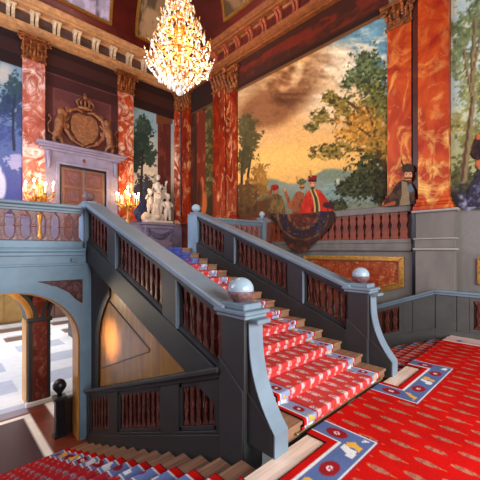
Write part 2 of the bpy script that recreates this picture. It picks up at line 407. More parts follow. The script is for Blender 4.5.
def mural_corner():
    P = wall_grid('R', 14.2, 10.0, 3.3, 10.1, .03, .004); x, y = pix(P)
    col = base(P,(58,28,16)); n = fbm(x/8,y/20,4)
    col = mixc(col,(96,44,22), sm(.5,.65,n)*.7)
    sky = ((x > 205.5)&(x < 216.5)).astype(float)*sm(104,108,y)
    col = mixc(col,(122,112,70), sky); col = mixc(col,(150,130,86), sky*(1-sm(110,135,y)))
    l = leaves(x,y,211,150,9,60,9,5.,1.1); col = mixc(col,(62,56,26), sky*l); col = mixc(col,(116,98,44), sky*l*sm(.5,.65,fbm(x/3,y/3,5))*.7)
    col = mixc(col,(50,40,22), sky*sm(190,200,y))
    # painted column with terracotta urn beside it
    colm = ((x > 197)&(x < 205.5)).astype(float)*sm(108,112,y); col = mixc(col,(104,36,18),colm); col = mixc(col,(140,70,40),colm*sm(.55,.7,fbm(x/3,y/12,6)))
    col = mixc(col,(176,96,44), np.clip(blob(x,y,203.5,203,3.6,12)+blob(x,y,202,184,2,7),0,1)*.9)
    col = mixc(col,(40,24,18), blob(x,y,200,196,2.5,16)*.7)
    z = P[...,2]; col = mixc(col,(42,24,18), sm(8.86,8.9,z)); col = mixc(col,(96,60,36),(np.abs(z-8.93) < .04)*.8)
    return P, col
def mural_far_left():
    P = wall_grid('L', -1.3, 2.44, 2.2, 10.1, .035, .004); x, y = pix(P)
    n = fbm(x/14,y/12,3); z = P[...,2]
    col = base(P,(118,146,160)); col = mixc(col,(196,186,172), blob(x,y,4,74,8,10,0,.6)*.8); col = mixc(col,(80,98,146), sm(95,150,y)); 
    for cx,cy,rx,ry,c,s in ((16,92,12,22,(46,66,74),1),(6,104,14,16,(44,58,86),2),(20,120,10,22,(54,66,100),3),(2,130,14,20,(62,74,120),4),(-20,100,20,40,(50,64,80),5)):
        l = leaves(x,y,cx,cy,rx,ry,s,5.); col = mixc(col,c,l*.9); col = mixc(col,np.asarray(c)*1.4,l*sm(.5,.65,fbm(x/3,y/3,s+9))*.5)
    col = mixc(col,(44,50,66), seg(x,y,[(14,150),(13,120),(15,95)],[1.4,1.2,.8]))
    col = mixc(col,(58,66,130), sm(150,185,y)*.8); col = mixc(col,(176,176,206), leaves(x,y,16,162,11,9,44,4.,1.3)*.7)
    col = mixc(col,(190,196,214), np.clip(blob(x,y,1,186,5,14)+blob(x,y,-2,170,3.5,5),0,1)*.85)
    col = mixc(col,(40,24,24), sm(8.83,8.88,z)); col = mixc(col,(70,40,36), ((z > 9.3)&(z < 9.8))*.5)
    return P, col
def mural_far_right():
    P = wall_grid('L', 6.70, 9.05, 3.40, 10.1, .026, .004); x, y = pix(P); z = P[...,2]
    n = fbm(x/10,y/10,3)
    col = base(P,(138,164,168)); col = mixc(col,(186,178,160), sm(125,165,y)); col = mixc(col,(214,196,160), sm(.5,.65,n)*blob(x,y,152,160,12,20,0,.6)*.8)
    for cx,cy,rx,ry,c,s in ((141,142,13,20,(34,48,40),1),(146,128,9,12,(40,54,44),2),(137,160,9,16,(32,44,38),3),(150,158,8,10,(44,56,44),4),(140,125,7,8,(52,68,56),5),(150,186,9,9,(52,48,36),6),(142,196,10,26,(40,44,62),7),(153,205,8,16,(58,52,46),8)):
        l = leaves(x,y,cx,cy,rx,ry,s+3,4.5,1.15); col = mixc(col,c,l*.95); col = mixc(col,np.asarray(c)*1.6,l*sm(.52,.66,fbm(x/2.6,y/2.6,s+9))*.5)
    col = mixc(col,(40,34,30), seg(x,y,[(142,215),(141,185),(143,150)],[1.6,1.3,.9]))
    col = mixc(col,(40,48,92), blob(x,y,140,212,9,14,0,.4)*.8)
    pc = ((x > 157.5)&(x < 171)).astype(float)*sm(112,114,y); col = mixc(col,(84,36,28),pc); col = mixc(col,(112,52,38),pc*sm(.55,.7,fbm(x/3,y/9,8)))
    cap = ((x > 156)&(x < 172.5)&(y < 124)).astype(float); col = mixc(col,(108,58,34),cap*sm(112,114,y))
    col = mixc(col,(70,62,58), ((x > 171))*sm(180,200,y)*.7)
    beam = sm(8.74,8.78,z); col = mixc(col,(44,24,18),beam); col = mixc(col,(76,36,24),((z > 9.2)&(z < 9.7))*.6)
    return P, col
# painted people on the right wall: each its own flat painting, standing on the wall's plane
def cutout(name, side, a0, a1, z0, z1, fn, parent, off, label):
    P = wall_grid(side, a0, a1, z0, z1, .016, off); x, y = pix(P)
    col, mask = fn(P, x, y)
    o = grid_mesh(name, P, col, M['paintwork'], parent, keep=mask > .5)
    s = o.modifiers.new('Solidify','SOLIDIFY'); s.thickness = .012; s.offset = 0
    o['label'] = label
    return o
def skin(col, x, y, cx, cy, rx, ry, rot=0, c=(184,124,84)):
    m = blob(x,y,cx,cy,rx,ry,rot,.12); col = mixc(col,c,m); col = mixc(col,np.asarray(c)*1.18,blob(x,y,cx+rx*.2,cy-ry*.1,rx*.5,ry*.5,rot,.5)*.6)
    return col, m
def man_red(P, x, y):
    col = base(P,(176,40,24)); m = poly(x,y,[(300,216),(301,206),(303.5,200),(306,193),(310,189.5),(315,189),(320,190),(325,196),(330,203),(334,204),(334,211),(328,212),(326,216)])
    col = mixc(col,(206,58,32), sm(.45,.65,fbm(x/3,y/6,3))*.8); col = mixc(col,(110,22,18), sm(.56,.7,fbm(x/2.2,y/7,6))*.7)
    col = mixc(col,(70,56,40), seg(x,y,[(312,190),(315.5,198),(317,206),(317,216)],2.4)); col = mixc(col,(196,160,96), seg(x,y,[(310.6,190),(313.6,198),(315,206),(315,216)],.7)); col = mixc(col,(196,160,96), seg(x,y,[(314.4,190),(318,198),(319.4,206),(319.4,216)],.7))
    col = mixc(col,(46,34,36), seg(x,y,[(326,205),(334,206.5)],3)*.9)
    col, h = skin(col,x,y,312.3,184.5,3.1,4.8); m = np.maximum(m,h)
    col = mixc(col,(64,40,28), blob(x,y,312.8,188.6,2.4,1.8,0,.3)*h); col = mixc(col,(60,34,24), np.maximum(blob(x,y,311,183.4,.6,.5),blob(x,y,313.8,183.4,.6,.5)))
    hat = poly(x,y,[(308.2,182),(308,176),(309,175.4),(316,175.2),(317,176),(316.4,182)]); col = mixc(col,(120,26,22),hat); col = mixc(col,(66,20,18),hat*(np.abs(y-181) < 1)); m = np.maximum(m,hat)
    fe = seg(x,y,[(311,176),(310.2,171)],1.1); col = mixc(col,(176,134,70),fe); m = np.maximum(m,fe)
    return col, m
def man_green(P, x, y):
    col = base(P,(140,76,44)); m = poly(x,y,[(292,216),(293,204),(293,198),(296,192),(300,191),(304,193),(305,200),(303,208),(302,216)])
    arm = seg(x,y,[(295,200),(290.5,207),(288.5,201),(285.5,192)],[2.6,2.2,1.8,1.5]); col = mixc(col,(150,80,46),arm); m = np.maximum(m,arm)
    col = mixc(col,(104,50,30), sm(.5,.66,fbm(x/2.6,y/5,13))*.8)
    col, h0 = skin(col,x,y,284.8,189.6,1.5,2.6,20); m = np.maximum(m,h0)
    col, h = skin(col,x,y,302,186.4,2.7,3.9,0,(164,104,68)); m = np.maximum(m,h); col = mixc(col,(52,32,24), np.maximum(seg(x,y,[(300.4,187.8),(303.8,187.6)],.6),blob(x,y,301.2,185,.6,.5)))
    t = np.clip(blob(x,y,301.4,182,5,2.6,-6,.15)+blob(x,y,302,180.6,3,2.6,0,.15),0,1); col = mixc(col,(78,84,48),t); col = mixc(col,(112,112,66),t*sm(.5,.7,fbm(x/1.6,y/1.2,3))); m = np.maximum(m,t)
    fe = seg(x,y,[(297.8,181),(296.6,177)],.9); col = mixc(col,(190,130,60),fe); m = np.maximum(m,fe)
    return col, m
def man_back(P, x, y):
    col = base(P,(96,74,40)); m = poly(x,y,[(267,217),(268,206),(270,199),(273,194),(277,193.5),(282,196),(284,203),(285.5,211),(285,217)])
    col = mixc(col,(128,98,54), sm(.48,.66,fbm(x/3,y/7,23))*.8); col = mixc(col,(62,46,28), sm(.55,.7,fbm(x/2.4,y/6,27))*.7)
    col, h = skin(col,x,y,275.6,190.6,2.6,3.6,0,(150,92,60)); m = np.maximum(m,h)
    t = blob(x,y,274.8,187.3,4.3,3.2,-8,.12); col = mixc(col,(170,44,28),t); col = mixc(col,(112,26,20),t*sm(.5,.66,fbm(x/1.8,y/1.3,4))); m = np.maximum(m,t)
    tl = seg(x,y,[(271.6,188.5),(270.6,193)],1.1); col = mixc(col,(150,38,26),tl); m = np.maximum(m,tl)
    return col, m
def drape(P, x, y):
    m = poly(x,y,[(267,213),(284,214),(302,213.5),(322,211),(333,211),(337,215),(334,219),(330,228),(326,232),(318,240),(312,246),(307,252),(300,254.5),(293,251.5),(288,247),(284,239),(280,229),(274,222),(268,218)])
    col = base(P,(96,52,34)); d = ell(x,y,303,214,1,1)
    n = fbm(x/3,y/3,9)
    for r0,r1,c in ((33,36,(130,72,38)),(27,32,(56,34,30)),(24.5,26,(160,112,64)),(16,24,(46,42,62)),(13,15.5,(150,96,52)),(0,13,(112,46,36))):
        col = mixc(col,c, ((d > r0)&(d <= r1)).astype(float)*.9)
    col = mixc(col,(150,66,44), sm(.56,.66,n)*.55); col = mixc(col,(36,34,52), sm(.55,.68,fbm(x/4,y/4,19))*.6)
    col = mixc(col,(40,46,86), sm(312,322,x)*sm(.42,.58,fbm(x/4,y/4,29))*.85); col = mixc(col,(150,110,64), sm(.6,.7,fbm(x/2,y/2,39))*.6)
    col = mixc(col,(66,40,26), sm(.5,.66,fbm(x/2.2,y/14,12))*.5)
    col = mixc(col,(70,42,30),sm(.42,.6,fbm(x/6,y/6,71))*.6)*.82
    return col, m
def man_fur(P, x, y):
    col = base(P,(52,36,30)); m = poly(x,y,[(382,207),(385,201),(390,194),(395,186),(399,181.5),(403,179.5),(407,180),(411,183),(415,190),(416,207)])
    col = mixc(col,(92,64,46), sm(.5,.66,fbm(x/2.5,y/4,3))*.7)
    col = mixc(col,(150,128,96), poly(x,y,[(402,181),(407,182),(409,192),(410,207),(399,207),(402,194)])*.8); col = mixc(col,(96,116,128), blob(x,y,411,188,3.4,4.5,0,.3)*.8)
    arm = seg(x,y,[(394,203),(384,206)],[2,1.2]); col = mixc(col,(150,76,48),arm); m = np.maximum(m,arm)
    col, h = skin(col,x,y,408.2,175.6,4.4,5.6,0,(196,136,96)); m = np.maximum(m,h)
    col = mixc(col,(56,34,24), np.maximum.reduce([seg(x,y,[(405.5,178.2),(411,178)],.9),blob(x,y,408.4,181.4,2.6,1.6)*.8,blob(x,y,406.4,174.2,.8,.6),blob(x,y,410.2,174,.8,.6)]))
    col = mixc(col,(150,92,64), blob(x,y,408.6,176.6,.8,1.6)*.6)
    t = poly(x,y,[(402,172.5),(401.4,167.5),(403.5,164.5),(408,163),(412.5,164.2),(414,168),(413.6,172)]); col = mixc(col,(50,40,30),t); col = mixc(col,(92,72,50),t*sm(.5,.68,fbm(x/1.6,y/1.6,3))*.7); m = np.maximum(m,t)
    fe = seg(x,y,[(403.4,165.5),(401.2,161),(401.4,158.5)],[1.4,1,.6]); col = mixc(col,(60,44,30),fe); m = np.maximum(m,fe)
    return col, m
def man_edge(P, x, y):
    m = np.maximum(poly(x,y,[(468,207),(466,196),(470,184),(476,176),(486,172),(500,176),(504,207)]),0)
    col = base(P,(50,44,56)); col = mixc(col,(112,108,134), sm(.56,.66,fbm(x/3,y/3,3))*.7); col = mixc(col,(40,36,52), sm(.55,.68,fbm(x/4,y/4,13))*.7)
    col, h = skin(col,x,y,481,162,6,9,0,(176,92,58)); m = np.maximum(m,h)
    hat = np.clip(blob(x,y,480,146,8,14,15,.1)+blob(x,y,477,154,7,6,0,.1),0,1); col = mixc(col,(44,28,28),hat); col = mixc(col,(96,50,40),hat*sm(.55,.7,fbm(x/2.5,y/2.5,3))*.7); m = np.maximum(m,hat)
    br = blob(x,y,479.5,136.5,4,3,-30,.2); col = mixc(col,(190,88,52),br); m = np.maximum(m,br)
    return col, m
# ------------------------------------------------------------------ carpets
RED = (184,16,12); INK = (84,98,138); WHITE = (214,208,204); OCHRE = (214,158,62); DEEP = (140,26,30)
def palms(col, X, Y, seed=0, px=.285, py=.285, k=1., c=(164,112,86)):
    """staggered rows of tapering palm motifs lying along Y"""
    row = np.floor(Y/py); v = Y-(row+.5)*py
    xx = X+(row%2)*px/2; cell = np.floor(xx/px); u = xx-(cell+.5)*px
    t = (v/(.105*k)); w = .039*k*np.clip(1-(t-.25)**2*.64,0,1)*np.where(t > -1, 1, 0)
    m = 1-sm(.8,1.1, np.abs(u)/np.maximum(w,.004)); m = m*(np.abs(t-.1) < 1.12)
    col = mixc(col,c,m*.92)
    spots = m*sm(.5,.62,fbm(u/.014,v/.02,5,2)); col = mixc(col,(128,44,40),spots*.55)
    st = (np.abs(u) < .006)*((v < -.09)|(v > .115)); col = mixc(col,(222,140,66),st*.5)
    return col
def guard(col, s, along, mir=1, seed=0, INK=(84,98,138)):
    """border band; s = 0 outer edge .. .40 inner edge; along = metres along it"""
    b = lambda a, c: ((s >= a)&(s < c)).astype(float)
    col = mixc(col,(30,20,22),b(-.02,.018)); col = mixc(col,RED,b(.018,.105)); col = mixc(col,WHITE,b(.105,.125)); col = mixc(col,INK,b(.125,.385))
    rep = .42; k = np.floor(along/rep); u = along-(k+.5)*rep; v = s-.255; odd = k % 2
    e = ell(u,v,0,0,.135,.095); ins = b(.13,.38)
    a = ins*(odd == 0)
    col = mixc(col,DEEP,a*(1-sm(.85,1.0,e))); col = mixc(col,WHITE,a*(1-sm(.4,.5,ell(u,v,0,0,.085,.06)))); col = mixc(col,RED,a*(1-sm(.4,.5,ell(u,v,0,0,.045,.03))))
    bq = ins*(odd == 1)
    w1 = ((np.abs(u+.05+.5*v) < .05)&(np.abs(v) < .09))|((np.abs(v-.03) < .03)&(u > -.14)&(u < .0)); col = mixc(col,WHITE,bq*w1)
    w2 = ((np.abs(u-.085+.4*v) < .042)&(np.abs(v) < .09))|((np.abs(v+.045) < .028)&(u > .02)&(u < .17)); col = mixc(col,OCHRE,bq*w2)
    col = mixc(col,WHITE,b(.385,.402)); col = mixc(col,(150,30,36),b(.402,.432)*((np.floor(along/.03)%2) == 0)); 
    return col
def wear(col, X, Y, s=4): return col*(1+.10*(fbm(X*3,Y*3,s)-.5)[...,None]*2)
RX0, RX1 = 3.05, 5.10        # runner on the rising flight
def runner_path(n, up, y0):
    """(y,z,dist) polyline of a stair carpet lying on treads and risers"""
    pts = []
    return pts
def carpet_from(name, P, col, parent=None, thick=.012):
    o = grid_mesh(name, P, col, M['carpetm'], parent)
    s = o.modifiers.new('Solidify','SOLIDIFY'); s.thickness = thick; s.offset = 0
    return o
def build_landing_carpet():
    st = .016
    xs = np.arange(-.9, 8.94, st); ys = np.arange(-.7, 2.121, st)
    X, Y = np.meshgrid(xs, ys)
    col = palms(base(np.stack([X]*3,-1),RED), X-.06, Y+.02)
    # outline: notches before the two newels
    N0, N1, N2, N3, NY = 2.05, 3.06, 5.13, 6.16, 1.87
    inside = ~(((X > N0)&(X < N1)&(Y > NY))|((X > N2)&(X < N3)&(Y > NY)))
    def notch(col,a,b):
        # distance to the notch rectangle (the border wraps round it)
        dx = np.maximum(np.maximum(a-X, X-b),0); dy = np.maximum(NY-Y,0)
        s = np.maximum(dx,dy); al = np.where(dy >= dx, X, np.where(X < a, Y-NY, NY-Y)+.21)
        m = (s < .44)&((dx > 0)|(dy > 0)); c2 = guard(col.copy(),s,al)
        return np.where(m[...,None],c2,col)
    col = notch(col,N0,N1); col = notch(col,N2,N3)
    s = 8.93-X
    col = mixc(col,(198,150,146),(s < .44).astype(float)); col = mixc(col,WHITE,((s < .05)|((s > .12)&(s < .16))|((s > .38)&(s < .44)))*1.)
    col = mixc(col,(112,92,130),((s > .18)&(s < .36))*sm(.35,.45,np.abs(((Y*2.2)%1)-.5))*.9)
    Z = np.full(X.shape,.012)
    P = np.stack([X,Y,Z],-1)
    o = grid_mesh('carpet', P, wear(col,X,Y), M['carpetm'], None, keep=inside)
    so = o.modifiers.new('Solidify','SOLIDIFY'); so.thickness = .012; so.offset = 0
    return tag(o,'red patterned carpet with blue ochre and white border spread over the landing','carpet')
def stair_carpet(x0, x1, pts, label, lead=0., kind='up', field=(194,58,54), motif=(214,178,174)):
    """pts: list of (y,z) along the middle; resampled densely"""
    st = .018; ys, zs, ds, tr = [], [], [], []; acc = 0
    for i in range(len(pts)-1):
        (a,b),(c,d) = pts[i][:2],pts[i+1][:2]; L = math.hypot(c-a,d-b); k = max(2,int(L/st))
        for j in range(k):
            t = j/k; ys.append(a+(c-a)*t); zs.append(b+(d-b)*t); ds.append(acc+L*t)
        acc += L
    ys.append(pts[-1][0]); zs.append(pts[-1][1]); ds.append(acc)
    xs = np.arange(x0, x1+.001, .018)
    D, X = np.meshgrid(np.array(ds), xs, indexing='ij'); Yv = np.repeat(np.array(ys)[:,None],len(xs),1); Zv = np.repeat(np.array(zs)[:,None],len(xs),1)
    col = base(np.stack([X]*3,-1),field)
    col = palms(col, X-x0, D-.02, 0, .22, .268, 1.15, motif)
    s = np.minimum(X-x0, x1-X); m = s < .287
    return X, Yv, Zv, D, s, m, col
def finish_runner(X,Yv,Zv,D,s,m,col,rep,label,group=None,blue=None,k=1.5,ink=(136,142,170)):
    m = s < .432/k
    al = D*.42/rep if k < 1.2 else (D-.34)*.84/rep+.21
    c2 = guard(col.copy(), s*k, al, INK=ink)
    col = np.where(m[...,None],c2,col)
    if blue is not None: col = mixc(col,(52,74,150), sm(blue[0],blue[1],D)*.85)
    o = grid_mesh('stair_runner', np.stack([X,Yv,Zv],-1), wear(col,X,D), M['carpetm'])
    so = o.modifiers.new('Solidify','SOLIDIFY'); so.thickness = .012; so.offset = 0
    return tag(o,label,'carpet',group)
# ------------------------------------------------------------------ the setting: floors, walls
struct(MB().box(-1.4,-1.2,-.12, XR,2.10,0).build('floor', M['wood_floor']))
# gallery floor (three strips round the stair opening) with its plaster underside
g = MB().box(-1.4,8.06,FL-.30, XR,YL,FL); g.box(2.74,7.69,FL-.30,5.39,8.06,FL); g.box(-1.4,7.48,FL-.30,2.40,8.06,FL)
struct(g.build('floor_gallery', M['wood_floor']))
# lower hall floor, painted stone and wood inlay
def hall_floor():
    xs = np.arange(-9,9.5,.05); ys = np.arange(6.9,26,.05); X,Y = np.meshgrid(xs,ys)
    col = base(np.stack([X]*3,-1),(228,230,236)); col = mixc(col,(206,214,230), fbm(X*1.2,Y*1.2,3))
    u, v = (X+.2) % 2.4, (Y-10.9) % 2.1
    col = mixc(col,(168,178,204), ((u > .35)&(u < 2.05)&(v > .35)&(v < 1.45))*.9)
    col = mixc(col,(96,66,52), ((Y > 17.5)&(u > .2)&(u < 1.5)&(v > .3)&(v < 1.2))*.8)
    near = Y < 9.95
    wood = base(np.stack([X]*3,-1),(132,58,34)); wood = mixc(wood,(84,36,24), fbm(X*1.5,Y*9,4))
    col = np.where(near[...,None],wood,col)
    mat_ = (X < 1.62)&(Y < 9.38); strip = (X < 1.78)&(Y < 9.54)&~mat_
    strip2 = (X > 2.20)&(X < 2.36)&(Y > 8.6)&(Y < 9.86); blu = (X < 1.80)&(Y > 9.62)&(Y < 9.95)
    col = mixc(col,(66,38,50), mat_.astype(float)); col = mixc(col,(240,232,226), (strip|strip2)*1.); col = mixc(col,(150,156,186), blu*.8)
    o = grid_mesh('floor_hall', np.stack([X,Y,np.full(X.shape,HL)],-1), col, M['hallfloor'])
    s = o.modifiers.new('Solidify','SOLIDIFY'); s.thickness = .1; s.offset = -1
    return struct(o)
hall_floor()
struct(MB().box(XR+.003,-1.2,-2.5, XR+.3,YL+.3,11.2).build('wall_right', M['stone_grey']))
struct(MB().box(-1.4,YL+.003,FL-.3, XR,YL+.3,11.2).build('wall_left', M['stone_lav']))
# gallery front with the arch into the lower hall
def arch_pts(cx, rx, rz, zs, n=28, a0=0, a1=PI): return [(cx+rx*math.cos(a0+(a1-a0)*k/n), zs+rz*math.sin(a0+(a1-a0)*k/n)) for k in range(n+1)]
def arch_wall(x0, x1, z0, z1, y0, y1, arches):
    """wall in the XZ plane pierced by arches reaching the floor"""
    m = MB(); prev = x0
    for cx, rx, rz, zs in arches:
        if cx-rx > prev: m.box(prev,y0,z0,cx-rx,y1,z1)
        pts = arch_pts(cx,rx,rz,zs)
        for (xa,za),(xb,zb) in zip(pts[:-1],pts[1:]):
            m.prism([(xb,zb),(xa,za),(xa,z1),(xb,z1)],'y',y0,y1)
        prev = cx+rx
    m.box(prev,y0,z0,x1,y1,z1); return m
# (rx, spring) from the photo: crown about 1.22, spring just under the landing's level
struct(arch_wall(-1.4,2.575,HL,FL-.01,7.42,7.475,[(1.02,1.29,1.15,.13)]).build('wall_gallery_front', M['paint_blue']))
struct(arch_wall(-1.4,2.575,HL,FL-.305,7.475,7.85,[(1.02,1.29,1.15,.13)]).build('wall_gallery_arch', M['paint_blue']))
struct(MB().box(5.51,8.0,HL, XR,8.05,FL-.01).build('wall_gallery_right', M['paint_blue']))
# honey-coloured soffit lining of the arch
m = MB(); pts = arch_pts(1.02,1.286,1.146,.13,28); pin = arch_pts(1.02,1.26,1.12,.13,28)
for i in range(28): m.prism([pts[i],pts[i+1],pin[i+1],pin[i]],'y',7.45,7.83)
m.box(2.28,7.45,HL,2.306,7.83,.13)
struct(m.build('trim_1', M['jamb_gold']))
# fascia mouldings of the gallery edge
m = MB().box(-1.4,7.36,1.97,2.41,7.42,2.05,.012); m.box(-1.4,7.33,2.05,2.41,7.44,2.11,.012); m.box(-1.4,7.39,1.76,2.57,7.42,1.81,.01)
struct(m.build('trim_2', M['paint_blue']))
# second arcade in the lower hall
struct(arch_wall(-7,8,HL,FL-.30,10.05,10.65,[(.55,1.27,1.0,.2),(3.60,1.25,1.0,.2),(6.6,1.25,1.,.2)]).build('wall_arcade', M['paint_dark']))
t = thing('pier','square pier with dark red marble panel between the two lower hall arches','pier',(2.09,10.0,HL))
MB().box(1.83,9.98,HL,2.35,10.045,.22).build('pier_body',M['paint_dark'],t)
MB().box(1.93,9.955,HL+.22,2.26,9.98,1.55).build('marble_panel',marble('worn_red_marble',(84,30,22),(110,44,34),(176,120,90),1.4,(1,1,.7),.35,.6,.6),t)
MB().box(1.77,9.90,HL,2.41,10.045,HL+.2,.01).build('plinth',M['white_plinth'],t)
MB().box(1.79,9.93,.16,2.39,10.045,.28,.02).build('capital',M['paint_dark'],t)
for nm,cx,lab in (('archivolt',.55,'moulded gilt arch rim left of the marble pier in the lower hall'),('archivolt',3.60,'moulded dark arch rim right of the marble pier in the lower hall')):
    t = thing(nm,lab,'arch moulding',(cx,10.0,.2))
    for r0,r1,y0 in ((1.27,1.35,9.97),(1.35,1.41,9.99),(1.41,1.50,9.95)):
        m = MB(); a,b = arch_pts(cx,r0,r0-.27,.2,24),arch_pts(cx,r1,r1-.27,.2,24)
        for i in range(24): m.prism([a[i],a[i+1],b[i+1],b[i]],'y',y0,10.045)
        m.build('moulding', M['jamb_gold'] if cx < 1 and r0 < 1.4 else M['paint_dark'], t)
struct(MB().box(1.80,10.08,HL,1.82,10.62,.2).build('trim_3', M['jamb_gold']))
# far end of the lower hall
struct(MB().box(-9,22.6,HL,9.45,22.9,FL-.3).build('wall_hall_end', M['hallpale']))
struct(MB().box(9.2,10.65,HL,9.45,22.6,FL-.3).build('wall_hall_right', M['hallpale']))
struct(MB().box(-9,YL,FL-.31,9.45,22.9,FL-.2).build('ceiling_hall', M['hallpale']))
t = thing('cupboard','straw coloured panelled cupboard wall at the far end of the lower hall','cupboard',(1.6,22.4,HL))
MB().box(.2,22.3,HL,3.9,22.59,1.5).build('body',M['cupboard'],t)
for k in range(4): MB().box(.3+k*.9,22.26,HL+.15,1.1+k*.9,22.3,1.3,.01).build('door',M['cupboard'],t)
t = thing('door','pinkish brown wooden door seen through the small right arch','door',(5.3,22.4,HL))
MB().box(4.3,22.3,HL,6.6,22.59,1.2).build('frame',M['door_mould'],t)
for k in range(2): MB().box(4.42+k*1.06,22.25,HL+.1,5.42+k*1.06,22.3,1.1,.01).build('leaf',M['door_stile'],t)
t = thing('stove','dark box shaped stove standing in the lower hall behind the arch','stove',(5.2,16.6,HL))
MB().box(4.75,16.2,HL+.08,5.7,17.0,-.95,.02).build('body',M['black'],t); MB().box(4.68,16.13,-.95,5.77,17.07,-.88,.02).build('top',M['paint_dark'],t)
MB().box(4.8,16.25,HL,5.65,16.95,HL+.08).build('base',M['black'],t)

# ------------------------------------------------------------------ entablature and cove (mitred sweeps along the two walls)
def sweep(prof, wall, closed=True):
    """prof: (offset from wall, z)"""
    m = MB(); n = len(prof); vs = []
    for o, z in prof: vs.append((XR-o, YL-o, z))
    if wall == 'L': vs += [(-1.4, YL-o, z) for o, z in prof]
    else: vs += [(XR-o, -1.2, z) for o, z in prof]
    fs = [(i,(i+1)%n,(i+1)%n+n,i+n) for i in range(n if closed else n-1)]
    if closed: fs += [tuple(range(n)), tuple(range(2*n-1,n-1,-1))]
    return m.add(vs, fs)
ARCH = [(.001,10.1),(.16,10.1),(.16,10.2),(.20,10.2),(.20,10.33),(.25,10.36),(.27,10.45),(0,10.45)]
FRZ = [(0,10.45),(.10,10.45),(.10,10.92),(0,10.92)]
CRN = [(0,10.92),(.16,10.92),(.20,10.98),(.42,11.0),(.44,11.07),(.52,11.09),(.55,11.17),(.62,11.22),(.62,11.26),(0,11.26)]
BY = {}
t = thing('entablature','tan gilt entablature with carved brackets running under the cove along both walls','cornice',(XR,YL,10.1))
for w, nm, g, f, b in (('L','far wall','gold_dull','frieze','bracket'),('R','right wall','gold_red','frieze_red','bracket_red')):
    sweep(ARCH,w).build('architrave',M[g],t); sweep(FRZ,w).build('frieze',M[f],t); sweep(CRN,w).build('cornice',M[g],t)
    pr = [(.10,10.47),(.17,10.47),(.20,10.55),(.19,10.66),(.23,10.78),(.34,10.88),(.36,10.96),(.10,10.96)]
    for k in range(15):
        c = (XR-.75-k*.74) if w == 'L' else (YL-.75-k*.74)
        if w == 'L':
            m = MB()
            for q in (-1,1): m.prism([(YL-o,z) for o,z in pr],'x',c+q*.075-.055,c+q*.075+.055)
            m.box(c-.16,YL-.38,10.9,c+.16,YL-.1,10.965)
        else:
            m = MB()
            for q in (-1,1): m.prism([(XR-o,z) for o,z in pr],'y',c+q*.075-.055,c+q*.075+.055)
            m.box(XR-.38,c-.16,10.9,XR-.1,c+.16,10.965)
        m.build('bracket',M[b],t,bevel=.012)
cov = [(.40,11.275)]+[(.40+6*(1-math.cos(a)),11.26+6*math.sin(a)) for a in [PI/2*k/16 for k in range(1,17)]]
cm = MB()
for w in 'LR': 
    s = sweep(cov,w,False); cm.add(s.v,s.f)
o = struct(cm.build('ceiling', M['cove'], smooth=True)); so = o.modifiers.new('Solidify','SOLIDIFY'); so.thickness = .08; so.offset = 1
struct(MB().box(-1.4,-1.2,17.26, XR-6.3,YL-6.3,17.4).build('ceiling_flat', M['cove']))
# framed panels on the cove
def cove_pt(off_a):  # angle -> offset,z
    return .40+6*(1-math.cos(off_a))+.03, 11.26+6*math.sin(off_a)-.01
def cove_panel(wall, a0, a1, t0, t1, label, c):
    t = thing('ceiling_painting',label,'ceiling painting',((a0+a1)/2,YL-.6,11.9) if wall == 'L' else (XR-.6,(a0+a1)/2,11.9))
    n = 14
    def W(a, th, lift=0):
        o, z = cove_pt(th); o += lift*math.cos(th); z -= lift*math.sin(th)
        return (a, YL-o, z) if wall == 'L' else (XR-o, a, z)
    A, T = np.meshgrid(np.linspace(a0,a1,90), np.linspace(t0,t1,70))
    P = np.array([[W(A[i,j],T[i,j],.02) for j in range(A.shape[1])] for i in range(A.shape[0])])
    col = base(P,c); nn = fbm(A*2.1,T*5,3); col = mixc(col,np.asarray(c)*.55,sm(.48,.62,nn)*.8); col = mixc(col,np.asarray(c)*1.3,sm(.52,.66,fbm(A*3.3,T*8,9))*.7)
    grid_mesh('canvas',P,col,M['paintwork'],t)
    m = MB(); fw = .11; ft = .11/6
    def strip(a_0,a_1,t_0,t_1):
        k = 12
        for i in range(k):
            ta, tb = t_0+(t_1-t_0)*i/k, t_0+(t_1-t_0)*(i+1)/k
            q = [W(a_0,ta),W(a_1,ta),W(a_1,tb),W(a_0,tb)]; r = [W(a_0,ta,.09),W(a_1,ta,.09),W(a_1,tb,.09),W(a_0,tb,.09)]
            m.add(q+r,[(0,1,2,3),(4,7,6,5),(0,4,5,1),(1,5,6,2),(2,6,7,3),(3,7,4,0)])
    strip(a0-fw,a0,t0-ft,t1+ft); strip(a1,a1+fw,t0-ft,t1+ft); strip(a0-fw,a1+fw,t0-ft,t0); strip(a0-fw,a1+fw,t1,t1+ft)
    m.build('frame',M['gold'],t)
cove_panel('L',.2,5.45,.09,.5,'long pale lavender ceiling painting in gold frame above the door','grey' and (176,164,184))
cove_panel('L',6.72,8.6,.10,.5,'small buff ceiling painting in gold frame behind the chandelier',(150,118,84))
cove_panel('R',5.2,10.2,.10,.5,'buff ceiling painting in red frame right of the chandelier',(140,104,70))
